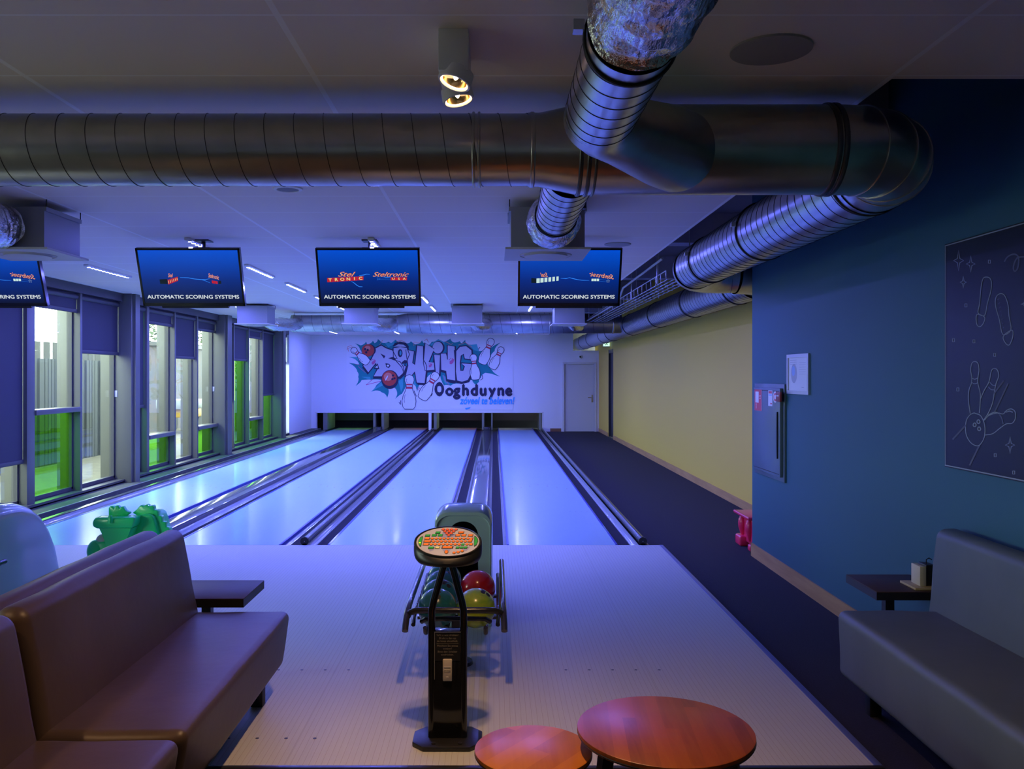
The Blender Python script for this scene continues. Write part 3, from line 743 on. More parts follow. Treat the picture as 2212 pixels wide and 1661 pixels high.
cover(-.329, -.085, .004, 'flat shiny cover between the third and fourth lanes, reflecting the banner')
def rail(x, lab, r=.035, z=.035, leftedge=None):
    t = thing('bumper_rail', lab, 'bumper rail', (x, YL0, -.05), 'bumper rails')
    B().cyl((x,YL0+.03,z), (x,YB,z), r, seg=20).build('round_rail', M['railcap'], t)
    B().box(x-.0175, x+.0175, YL0+.03, YB, -.1, z-.01).build('support', M['capblack'], t)
    B().lathe([(r+.006,0),(r+.006,.03)], (x,YL0+.005,z), 'y', seg=20).box(x-.0175, x+.0175, YL0+.005, YL0+.03, -.05, z-.02).build('end_cap', M['black'], t)
    B().lathe([(.006,0),(.004,-.004)], (x,YL0+.004,z), 'y', seg=10).build('screw', M['chrome'], t)
    if leftedge: B().box(leftedge[0], leftedge[1], YL0, YB, -.1, .0).build('outer_edge', mat('edge_yellow', (.22,.18,.07), .5), t)
rail(-1.8765, 'round bumper rail in the middle of the double gutter between the second and third lanes')
rail(1.475, 'round bumper rail along the carpet on the outer right gutter', leftedge=(1.513, 1.535))
t = thing('lane_edge_cap', 'long dark capping between the window ledge and the first lane', 'capping', (-5.255, YL0, -.08))
B().box(-5.32, -5.19, YL0, YB, -.1, .008, bev=.003).build('cap_board', M['railcap'], t)
B().box(-5.275, -5.268, YL0, YB, .008, .014).build('bead', M['capblack'], t)
# pit interior
for px0, px1, lab in ((698,707,'partition left of the first pin deck'), (806,811,'partition right of the first pin deck'), (824,829,'partition left of the second pin deck'),
                 (1041,1046,'partition right of the third pin deck'), (1061,1064,'partition left of the last pin deck'), (1165,1169,'partition right of the last pin deck')):
    props(B().box(bx(px0), bx(px1), YB+.01, YB+1.3, .006, OZ+.05).build('kickback_panel', M['pitboard']), 'tall narrow board '+lab+', under the back wall', 'partition', 'pin pit partitions')
props(B().box(bx(926), bx(932), YB-.02, YB+.02, 0, OZ).build('opening_post', M['wallwhite']), 'white post in the middle of the dark pin openings', 'post')
props(B().box(bx(937), bx(943), YB+.03, YB+1.3, .006, OZ+.05).build('kickback_panel', M['pitboard']), 'tall narrow board partition left of the third pin deck, under the back wall', 'partition', 'pin pit partitions')
for i, (a, b_) in enumerate(lanes):
    props(B().box(a-.25, b_+.25, YL1+.35, YL1+.37, .22, .9).build('pit_curtain', mat('curtain', (.05,.035,.03), .4)), 'dark pit curtain behind the pin deck of the '+('first','second','third','fourth')[i]+' lane from the windows', 'curtain', 'pit curtains')
for i, cols in enumerate((((.2,1,.15),(.35,1,.2)), ((.1,.5,1),(1,.25,.05)), ((.1,.8,.8),(1,.08,.05)), ((.1,.05,.6),(.1,.05,.6)))):  # added out-of-sight lamps that tint the pin decks like a rainbow reflection
    a, b_ = lanes[i]
    for k, cl_ in enumerate(cols):
        x = a+.25+k*.56
        t = thing('added_pit_lamp', ('left','right')[k]+' added unseen coloured lamp above the '+('first','second','third','fourth')[i]+' pin deck from the windows', 'lamp', (x, YB+.6, .80), 'added pin deck lamps')
        B().box(x-.05, x+.05, YB+.57, YB+.63, .80, .83, bev=.005).box(x-.01, x+.01, YB+.59, YB+.61, .83, 3.6).build('added_hanging_housing', M['black'], t)
        L = bpy.data.lights.new('deck', 'AREA'); L.size = .1; L.energy = 1.3 if i < 3 else .4; L.color = cl_
        lo = bpy.data.objects.new('added_deck_lamp', L); C.objects.link(lo); lo.location = (x, YB+.6, .795)
# ================= sofas =================
def noisy(b, amp=.004, s=9, seed=0):
    for i, v in enumerate(b.v):
        p = Vector(v); n = noise.noise_vector(p*s+Vector((seed,seed,0)))
        b.v[i] = tuple(p+Vector((n.x*amp, n.y*amp*.3, n.z*amp)))
    return b
def soft_prism(poly, y0, y1, bev, div=0, mirror=1):
    bm = bmesh.new(); n = len(poly)
    a = [bm.verts.new((x, y0, z)) for x, z in poly]; c = [bm.verts.new((x, y1, z)) for x, z in poly]
    bm.faces.new(a); bm.faces.new(c[::-1])
    for i in range(n): bm.faces.new((a[i], c[i], c[(i+1)%n], a[(i+1)%n]))
    bmesh.ops.recalc_face_normals(bm, faces=bm.faces[:])
    bmesh.ops.bevel(bm, geom=bm.edges[:], offset=bev, segments=6, profile=.5, affect='EDGES')
    if div:
        el = [e for e in bm.edges if e.calc_length() > .12]
        bmesh.ops.subdivide_edges(bm, edges=el, cuts=div, use_grid_fill=True)
    return bm
def sofa(lab, grp, seat, back, y0, y1, m, legs, seed, zfoot, ext=0):
    xs = [p[0] for p in seat+back]
    t = thing('sofa', lab, 'sofa', (sum(xs)/len(xs), (y0+y1)/2, zfoot), grp)
    noisy(B().bm(soft_prism(seat, y0, y1, .045, 6)), .005, 5, seed).build('seat', M[m], t, smooth=50)
    noisy(B().bm(soft_prism(back, y0+.003, y1-.003+ext, .049, 6)), .006, 6, seed+3).build('backrest', M[m], t, smooth=50)
    for x in legs:
        for y in (y0+.12, y1-.12):
            B().box(x-.03, x+.03, y-.03, y+.03, 0 if (y > 3.74 and x < 1.6) else ZF, seat[0][1]+.02, bev=.004).build('leg', M['rubber'], t)
    pb = B().box(min(legs)-.03, max(legs)+.03, y0+.08, y1-.08, seat[0][1]-.035, seat[0][1]+.01)
    pb.build('base_frame', M['rubber'], t)
s1 = [(-1.69,.155),(-1.10,.155),(-1.055,.455),(-1.69,.45)]
k1 = [(-1.70,.30),(-1.515,.36),(-1.612,.878),(-1.723,.878)]
sofa('brown leather sofa unit with an orange-lit front, its far end beside the dark side table', 'brown leather sofas', s1, k1, 2.94, 4.50, 'leather_brown', (-1.55,-1.2), 1, 0)
sofa('brown leather sofa unit cut off by the lower left corner of the picture', 'brown leather sofas', s1, k1, 1.34, 2.925, 'leather_brown', (-1.55,-1.2), 2, 0)
mx = lambda P, c: [(2*c-x, z) for x, z in P][::-1]
s2, k2 = mx(s1, -1.728), mx(k1, -1.728)
s2 = [s2[1]] + [s2[0]] + [s2[3]] + [s2[2]] if False else [( -1.766,.155),(-2.356,.155),(-2.40,.455),(-1.766,.45)]
k2 = [(-1.756,.30),(-1.941,.36),(-1.844,.875),(-1.733,.875)]
sofa('brown leather sofa facing the windows, its back against the back of the near brown sofa', 'brown leather sofas', s2, k2, 2.94, 4.50, 'leather_brown', (-1.9,-2.25), 5, 0)
sofa('nearer brown leather sofa facing the windows, mostly outside the left edge', 'brown leather sofas', s2, k2, 1.34, 2.925, 'leather_brown', (-1.9,-2.25), 6, 0)
s3 = [(2.42,.115),(1.795,.115),(1.785,.46),(2.42,.455)]
k3 = [(2.45,.25),(2.275,.33),(2.325,.875),(2.452,.875)]
sofa('grey-blue leather sofa against the blue wall in the lower right corner', None, s3, k3, 2.45, 4.50, 'leather_grey', (1.93,2.3), 9, ZF, .06)

# side tables
def side_table(lab, x0, x1, y0, y1, xl, zf):
    t = thing('side_table', lab, 'table', ((x0+x1)/2, (y0+y1)/2, zf), 'dark side tables')
    B().box(x0, x1, y0, y1, .452, .494).build('apron_edge', M['edgeblack'], t)
    B().box(x0, x1, y0, y1, .494, .499, bev=.0015).build('table_top', M['wenge'], t)
    B().box(xl-.025, xl+.025, (y0+y1)/2-.025, (y0+y1)/2+.025, zf+.012, .455).build('leg', M['black'], t)
    B().box(xl-.16, xl+.16, (y0+y1)/2-.16, (y0+y1)/2+.16, zf, zf+.012, bev=.004).build('foot_plate', M['black'], t)
side_table('dark square side table at the far end of the brown sofa', -1.86, -1.322, 4.545, 4.955, -1.58, 0)
side_table('dark square side table between the grey-blue sofa and the blue wall, holding a menu stand', 2.085, 2.462, 4.69, 5.10, 2.24, ZF)
t = thing('menu_stand', 'small wooden stand with cards on the side table by the grey-blue sofa', 'menu stand', (2.40, 4.80, .499))
B().box(2.31, 2.455, 4.72, 4.90, .499, .512, bev=.002).build('wooden_base', M['menuwood'], t)
B().box(2.355, 2.39, 4.76, 4.86, .512, .62, bev=.002).build('card_block', M['cream_card'], t)
B().box(2.392, 2.44, 4.765, 4.855, .512, .628, bev=.003).build('menu_book', M['black'], t)
B().tube([(2.41,4.80,.628),(2.41,4.80,.65),(2.425,4.80,.66),(2.44,4.80,.65)], .003, 8).build('clip', M['black'], t)

# round nesting tables
def round_table(lab, x, y, r, z, m, legs, apron):
    t = thing('round_table', lab, 'table', (x, y, ZF), 'round wooden coffee tables')
    B().lathe([(r-.012,-.026),(r-.003,-.022),(r,-.012),(r-.001,-.002),(r-.004,0)], (x,y,z), seg=96).build('table_top', m, t)
    B().tube([(x+(r-.004)*math.cos(2*PI*i/72), y+(r-.004)*math.sin(2*PI*i/72), z-.016) for i in range(72)], .0045, 8, closed=True).build('edge_band', M['edgeblack'], t)
    B().lathe([(r*.7,-.05),(r*.72,-.03),(r*.72,-.026)], (x,y,z), seg=48).build('under_frame', M['black'], t)
    for a in legs:
        c, s_ = math.cos(R(a)), math.sin(R(a)); r0, r1 = r*.72, r*.95
        Mx = Matrix.Rotation(R(a), 4, 'Z'); T = Matrix.Translation((x, y, 0))
        b = B(); w = .022
        b.add([(r0-w,-w,z-.027),(r0+w,-w,z-.027),(r0+w,w,z-.027),(r0-w,w,z-.027),(r1-.012,-.012,ZF),(r1+.012,-.012,ZF),(r1+.012,.012,ZF),(r1-.012,.012,ZF)],
              [(0,1,2,3),(7,6,5,4),(0,4,5,1),(1,5,6,2),(2,6,7,3),(3,7,4,0)], M=T@Mx)
        b.build('leg', M['black'], t)
wr1 = mat_wood_round('acacia_dark', (.27,.055,.012), (.12,.018,.006), (.38,.12,.03), R(4), .047)
wr2 = mat_wood_round('acacia_light', (.50,.16,.015), (.24,.05,.01), (.58,.22,.03), R(38), .07)
round_table('larger, higher round coffee table with a reddish wood top', .594, 2.99, .304, .452, wr1, (198, -24, 85, -75), True)
round_table('smaller, lower round coffee table with an orange striped wood top', .137, 3.005, .205, .375, wr2, (150, 255, 30), False)

# ================= keyboard console =================
cx, cy = -.212, 3.95
t = thing('keyboard_console', 'black bowler keyboard console on a post, standing in front of the ball rack', 'console', (cx, cy, 0))
bo = [(-.157,-.06),(-.105,-.115),(.105,-.115),(.157,-.06),(.157,.06),(.105,.115),(-.105,.115),(-.157,.06)]
bs = B().prism(bo, lambda a, b_, d: (cx+a, cy+b_, d), 0, .022, bev=.004)
bs.build('base_plate', M['black'], t)
for sx in (-.06,.06):
    B().lathe([(.010,0),(.010,.006),(.004,.007)], (cx+sx, cy-.082, .022), seg=12).build('bolt', M['darkmetal'], t)
B().box(cx-.066, cx+.066, cy-.02, cy+.045, .022, .51, bev=.006).build('column_panel', M['blackgloss'], t)
for s_ in (-1, 1):
    X = cx+s_*.073
    B().tube([(X,cy-.006,.022),(X,cy-.006,.50),(X,cy-.004,.60),(X-s_*.010,cy,.645),(X-s_*.053,cy+.012,.80),(X-s_*.057,cy+.014,.86)], .0165, 20).build('side_tube', M['blackgloss'], t)
lp = B().box(cx-.058, cx+.058, cy-.0215, cy-.0200, .375, .505)
lpo = lp.build('instruction_panel', M['black'], t)
fr = B(); fr.box(cx-.060, cx-.058, cy-.0235, cy-.02, .29, .506).box(cx-.060, cx+.060, cy-.0235, cy-.02, .505, .507)
fr.build('panel_edge', M['plenum'], t)
lt = B(); e_ = lambda a, b_: (cx+a, cy-.0222, b_)
for s_, z in (('Wilt u wat drinken?',.492),('Drukt u dan op',.4785),('de knop alstublieft.',.465),('Möchten Sie etwas',.444),('trinken?',.4305),('Bitte den Schalter',.417),('eindrücken.',.4035)):
    lt.text(s_, lambda a, b_, z=z: e_(a, z+b_), size=.0125)
lt.box(cx-.05, cx+.05, cy-.0222, cy-.0218, .4545, .4553)
lt.build('panel_text', mat('text_grey', (.28,.25,.2), .5), lpo)
sw = thing_sw = B().box(cx-.021, cx+.021, cy-.032, cy-.02, .285, .385, bev=.004).build('call_switch', mat('switch_beige', (.55,.50,.42), .4), t)
sl = B()
for z in (.35,.338,.332): sl.box(cx-.015, cx+.015, cy-.0335, cy-.031, z-.0012, z+.0012)
sl.box(cx-.005, cx+.005, cy-.0335, cy-.031, .300, .307)
sl.build('switch_ribs', M['plate'], sw)
# keyboard head, tilted to the user
kc = Vector((cx+.002, cy-.02, .915)); ta = R(33)
ku = Vector((0, math.cos(ta), math.sin(ta))); kn = Vector((0, -math.sin(ta), math.cos(ta)))
K = lambda a, b_, d=0: kc + Vector((a,0,0)) + ku*b_ + kn*d
hd = B(); rs = []
for sc_, h_, tl in ((.3,.092,4),(.75,.091,5),(.88,.084,7),(.95,.070,10),(.99,.052,15),(1.0,.030,23),(1.0,.010,30),(1.0,.002,33),(.985,-.008,33),(.955,-.010,33),(.93,-.004,33)):
    a_ = R(tl); cb = kc+Vector((0,0,-h_)) if h_ > 0 else kc+kn*(-h_)
    rs.append([cb+Vector((.156*sc_*math.cos(2*PI*q/72),0,0))+Vector((0,math.cos(a_),math.sin(a_)))*(.100*sc_*math.sin(2*PI*q/72)) for q in range(72)])
hd.rings(rs)
kb = hd.build('keyboard_housing', M['black'], t)
pt = B(); pt.ell(0, 0, .1435, .0925, lambda a, b_: K(a, b_, .0055), 0, 72)
L_ = lambda x, y: ((x-920)/545*.1435, -(y-622)/240*.0925)
LM = lambda x, y, d=.0058: K(*L_(x, y), d)
for P in ([(820,450),(930,560),(1040,500),(1060,540),(800,560)], [(590,730),(620,790),(700,760)], [(820,740),(900,830),(990,740)], [(1190,740),(1310,700),(1250,780),(1150,770)]):
    pt.poly(P, lambda a, b_: LM(a, b_), 1)
pt.build('key_plate', [M['c_plate'], M['c_lilac']], kb)
def key(x0, x1, y0, y1, m, skew=6, rnd_=False, poly=None):
    b = B()
    if poly: P = poly
    elif rnd_: P = [((x0+x1)/2+(x1-x0)/2*math.cos(2*PI*i/14), (y0+y1)/2+(y1-y0)/2*math.sin(2*PI*i/14)) for i in range(14)]
    else: P = [(x0+skew, y0), (x1+skew*.4, y0), (x1-skew, y1), (x0-skew*.4, y1)]
    cx_ = sum(p[0] for p in P)/len(P); cy_ = sum(p[1] for p in P)/len(P)
    ring_ = lambda s_, d: [LM(cx_+(a-cx_)*s_, cy_+(b_-cy_)*s_, d) for a, b_ in P]
    b.rings([ring_(1.14,.0056), ring_(1.13,.0066)], 1); b.rings([ring_(.94,.0066), ring_(.88,.0088)], 0)
    b.build('key', [M[m], M['c_dark']], kb, smooth=30)
for row, n in ((0,4),(1,3),(2,2),(3,1)):
    for i in range(n): key(795+row*34+i*75, 853+row*34+i*75, 403+row*33, 437+row*33, 'c_red', rnd_=True)
for x0, x1, y0, y1, m in ((695,775,457,490,'c_green'),(518,600,508,542,'c_green'),(636,718,502,537,'c_green'),(740,822,502,537,'c_green'),
   (1095,1190,455,488,'c_orange'),(1045,1130,502,537,'c_orange'),(1150,1232,502,537,'c_orange'),(1268,1350,505,540,'c_orange'),
   (592,685,712,745,'c_green'),(706,785,712,742,'c_yellow'),(828,1008,706,740,'c_orange'),(1063,1125,710,742,'c_green'),(1134,1193,710,742,'c_green'),(1202,1260,710,742,'c_green')):
    key(x0, x1, y0, y1, m)
key(515,600,558,592,'c_orange')
for i in range(10): key(617+i*69, 672+i*69, 558, 592, 'c_orange', rnd_=True)
key(505,628,608,640,'c_orange')
for i in range(9): key(643+i*69, 698+i*69, 606, 641, 'c_orange', rnd_=True)
key(0,0,0,0,'c_orange', poly=[(1310,560),(1355,560),(1330,635),(1262,635),(1270,612),(1295,605)])
key(497,595,655,688,'c_orange')
for i in range(8): key(606+i*69, 663+i*69, 655, 690, 'c_orange', rnd_=True)
key(1155,1210,660,690,'c_green'); key(1226,1280,655,688,'c_orange', rnd_=True); key(1292,1350,655,688,'c_orange')
key(0,0,0,0,'c_green', poly=[(470,540),(478,560),(462,700),(440,695),(418,660),(410,610),(435,560)])
key(0,0,0,0,'c_green', poly=[(1378,540),(1400,542),(1435,585),(1440,620),(1415,680),(1385,700),(1374,690)])
key(875,935,768,826,'c_orange', rnd_=True)
key(1010,1064,792,828,'c_orange', rnd_=True); key(1078,1134,780,817,'c_orange', rnd_=True); key(1146,1202,765,800,'c_orange', rnd_=True)
bl_ = B(); bl_.lathe([(.004,0),(.003,.002)], LM(438,652,.009), seg=12); bl_.build('indicator_light', M['led'], kb)

# ================= ball returns =================
def archpts(cx, w, z0, h, r, y, n=8):
    P = [(cx-w/2, z0), (cx-w/2, z0+(h-z0-r)*.5), (cx-w/2, h-r)]
    for i in range(1, n+1):
        a = PI-PI/2*i/n; P.append((cx-w/2+r+r*math.cos(a), h-r+r*math.sin(a)))
    P.append((cx, h))
    for i in range(0, n+1):
        a = PI/2-PI/2*i/n; P.append((cx+w/2-r+r*math.cos(a), h-r+r*math.sin(a)))
    P += [(cx+w/2, z0+(h-z0-r)*.5), (cx+w/2, z0)]
    return [(a, y, z) for a, z in P]
def ball_return(cx, lab):
    t = thing('ball_return', lab, 'ball return', (cx, 5.6, 0), 'ball returns')
    b = B()
    prof = [(5.762,.735,.355),(5.75,.742,.36),(5.752,.762,.376),(5.775,.776,.386),(5.95,.785,.39),(6.10,.775,.392),(6.25,.735,.394),(6.38,.66,.396),(6.48,.56,.397),(6.555,.44,.398),(6.61,.29,.398),(6.64,.12,.398)]
    hole = archpts(cx-.0, .20, .30, .70, .095, 5.762)
    rs = [hole] + [archpts(cx, w, 0, h, min(.09, h*.4), y) for y, h, w in prof]
    b.rings(rs[1:], 0, cap=False)
    n = len(hole)
    b.add(rs[0]+rs[1], [(i, i+1, n+i+1, n+i) for i in range(n-1)] + [(0, n, 2*n-1, n-1)])
    b.add(rs[-1], [tuple(range(n))])
    b.build('hood', M['white_gloss'], t)
    h2 = [(x, 6.15, z) for x, _, z in hole]
    B().add(hole+h2, [(i, n+i, n+i+1, i+1) for i in range(n-1)]+[(0, n-1, 2*n-1, n)] + [tuple(range(n, 2*n))]).build('ball_mouth', M['pitdark'], t)
    for s_ in (-1, 1):
        x = cx+s_*.257
        B().tube([(x,5.78,.43),(x,4.80,.43),(x,4.68,.425),(x+s_*.002,4.60,.40),(x+s_*.004,4.54,.355),(x+s_*.004,4.52,.335)], .017, 18).build('side_rail', M['railblack'], t)
        B().tube([(x-s_*.025,5.7,.36),(x-s_*.025,4.70,.36),(x-s_*.03,4.62,.34)], .012, 12).build('lower_rail', M['capblack'], t)
    B().tube([(cx-.257,4.62,.385),(cx-.245,4.60,.41),(cx-.21,4.585,.425),(cx-.16,4.58,.428),(cx+.16,4.58,.428),(cx+.21,4.585,.425),(cx+.245,4.60,.41),(cx+.257,4.62,.385)], .017, 18).build('front_bar', M['capblack'], t)
    B().tube([(cx-.185,4.66,.345),(cx-.16,4.63,.368),(cx-.10,4.62,.372),(cx+.10,4.62,.372),(cx+.16,4.63,.368),(cx+.185,4.66,.345)], .013, 14).build('lower_front_bar', M['capblack'], t)
    for rx in (-.107,.107):
        for o_ in (-.055,.055):
            B().tube([(cx+rx+o_,5.75,.283),(cx+rx+o_,4.66,.283),(cx+rx+o_,4.62,.30),(cx+rx+o_,4.60,.33)], .012, 12).build('ball_cradle_bar', M['capblack'], t)
    B().box(cx-.24, cx+.24, 5.02, 5.06, .255, .272).box(cx-.24, cx+.24, 5.5, 5.54, .255, .272).build('cross_beam', M['capblack'], t)
    B().box(cx-.04, cx+.04, 5.0, 5.08, .02, .258).build('pedestal', M['capblack'], t)
    B().lathe([(.085,0),(.08,.018),(.05,.024)], (cx+.0,5.02,0), seg=28).build('foot', M['capblack'], t)
ball_return(-.206, 'white-hooded ball return with a rack of coloured balls in the middle')
ball_return(-3.54, 'white-hooded ball return cut by the left edge, behind the brown sofas')
def ball(x, y, m, lab, a):
    z = .2855+math.sqrt((.108+.012)**2-.055**2)
    t = thing('bowling_ball', lab, 'ball', (x, y, z-.108), 'bowling balls on the rack')
    b = B(); bm = bmesh.new(); bmesh.ops.create_uvsphere(bm, u_segments=48, v_segments=32, radius=.108); b.bm(bm, 0, Matrix.Translation((x,y,z)))
    b.build('ball', M[m], t, smooth=180)
    for az, el, r in ((a,62,.013),(a+22,66,.013),(a+18,48,.014)):
        d = Vector((math.cos(R(az))*math.cos(R(el)), math.sin(R(az))*math.cos(R(el)), math.sin(R(el))))
        q = d.to_track_quat('Z','Y').to_matrix().to_4x4(); Mx = Matrix.Translation(Vector((x,y,z))+d*.1068) @ q
        hb = B(); hb.lathe([(r,0),(r,.0016),(r*.8,.0018)], seg=18, M=Mx); hb.build('finger_hole', M['rubber'], t)
for i, lab in enumerate(('dark teal bowling ball at the front of the left row', 'dark teal bowling ball second from the front in the left row', 'green bowling ball third from the front in the left row', 'green bowling ball at the back of the left row')):
    ball(-.313, 4.76+.219*i, 'ballteal', lab, -100+40*i)
ball(-.099, 4.76, 'ballyellow', 'yellow-green marbled bowling ball at the front of the right row', -40)
ball(-.099, 5.20, 'ballred', 'red bowling ball behind the yellow-green one', 60)

# ================= children's ramps =================
GX, GY, gs = -2.87, 6.5, .000353
def G(u, v, d=0): return (GX+(u-900)*gs, GY+d, .68-(v-240)*gs)
t = thing('dragon_ramp', 'bright green plastic dragon-shaped ball ramp behind the brown sofas', 'ball ramp', (GX, GY, 0))
b = B(); b.prism([(430,560),(455,500),(500,460),(1350,455),(1330,600),(1290,690),(540,700),(460,670),(432,620)], lambda a, v, d: G(a, v, d), 0, .13, bev=.018, seg=3)
b.build('head', M['green'], t)
b = B(); rs = []
for v, l, r_, d0, d1 in ((690,545,1280,.01,.14),(820,600,1230,.015,.16),(950,640,1160,.02,.18),(1100,690,1100,.02,.2),(1250,740,1060,.02,.24),(1500,760,1050,.02,.28),(2160,740,1070,.0,.34)):
    rs.append([G(l,v,d0+.02),G(l+30,v,d0),G(r_-30,v,d0),G(r_,v,d0+.02),G(r_,v,d1),G(l,v,d1)])
b.rings(rs).build('neck', M['green'], t, smooth=40)
def spikes(pts, base, d0, d1, nm):
    """rail plate: jagged outline pts over base outline"""
    b = B(); b.prism(pts+base, lambda a, v, d: G(a, v, d), d0, d1, bev=.008, seg=2); b.build(nm, M['green'], t, smooth=50)
spikes([(655,460),(655,300),(690,252),(750,252),(775,300),(800,245),(850,235),(880,262),(895,300),(930,265),(975,262),(1010,330),(1040,370),(1090,375),(1120,410)], [(1060,460),(900,560),(760,560)], .10, .15, 'left_spiked_rail')
spikes([(1100,430),(1200,350),(1260,275),(1300,255),(1345,285),(1370,265),(1420,240),(1450,270),(1465,290),(1520,258),(1565,280),(1575,375),(1635,365),(1668,395),(1668,495),(1730,495),(1755,530),(1755,630),(1825,620),(1838,650),(1838,745),(1900,745),(1925,800),(1960,900)],
       [(2000,1400),(1900,1700),(1500,1700),(1300,1100),(1230,500)], .16, .22, 'right_spiked_rail')
b = B(); b.prism([(1230,480),(1380,440),(1520,430),(1600,470),(1660,620),(1720,900),(1740,2160),(1060,2160),(1060,1100),(1180,700)], lambda a, v, d: G(a, v, d), .12, .40, bev=.02, seg=3)
b.build('body', M['green'], t, smooth=50)
B().tube([G(840,560,-.012),G(840,450,-.012),G(842,440,-.01)], [.017,.017,.015], 18).lathe([(.002,-.017),(.012,-.013),(.0165,-.004),(.0165,.004),(.012,.013),(.002,.017)], G(840,445,-.012), seg=18).build('horn', M['green'], t, smooth=60)
b = B(); bm = bmesh.new(); bmesh.ops.create_uvsphere(bm, u_segments=32, v_segments=20, radius=1)
b.bm(bm, 0, Matrix.Translation(G(440,1200,.06)) @ Matrix.Diagonal((.062,.075,.085,1)))
b.build('snout', M['green'], t, smooth=180)
b = B(); b.box(G(420,0)[0], G(760,0)[0], GY+.02, GY+.15, .0, G(0,980)[2], bev=.02, seg=3); b.build('foreleg', M['green'], t)
b = B(); bm = bmesh.new(); bmesh.ops.create_uvsphere(bm, u_segments=32, v_segments=20, radius=1)
b.bm(bm, 0, Matrix.Translation(G(590,985,.09)) @ Matrix.Diagonal((.062,.06,.052,1))); b.build('light_patch', M['cream'], t, smooth=180)
# red ramp behind the corner
t = thing('red_ramp', 'pinkish-red plastic ball ramp with moulded pins, half hidden behind the blue wall corner', 'ball ramp', (2.75, 8.7, ZF))
B().box(2.475, 3.02, 8.38, 8.90, .262, .292, bev=.010, seg=3).build('top_plate', M['red'], t)
B().box(2.545, 2.98, 8.44, 8.84, .0, .27, bev=.012).build('body', M['red'], t)
B().tube([(2.487,8.385,.28),(2.487,8.895,.28)], .014, 14).build('rim', M['red'], t)
for y in (8.80, 8.55):
    b = B(); b.lathe([(.012,.0),(.02,.03),(.028,.06),(.040,.10),(.044,.14),(.038,.185),(.024,.215),(.016,.235)], (2.54,y,.03), seg=24)
    b.build('moulded_pin', M['red'], t, smooth=70)
B().box(2.485, 2.60, 8.70, 8.88, ZF, .055, bev=.02, seg=3).build('foot', M['red'], t)
B().box(2.50, 2.60, 8.40, 8.50, ZF, .02, bev=.02, seg=3).build('foot', M['red'], t)
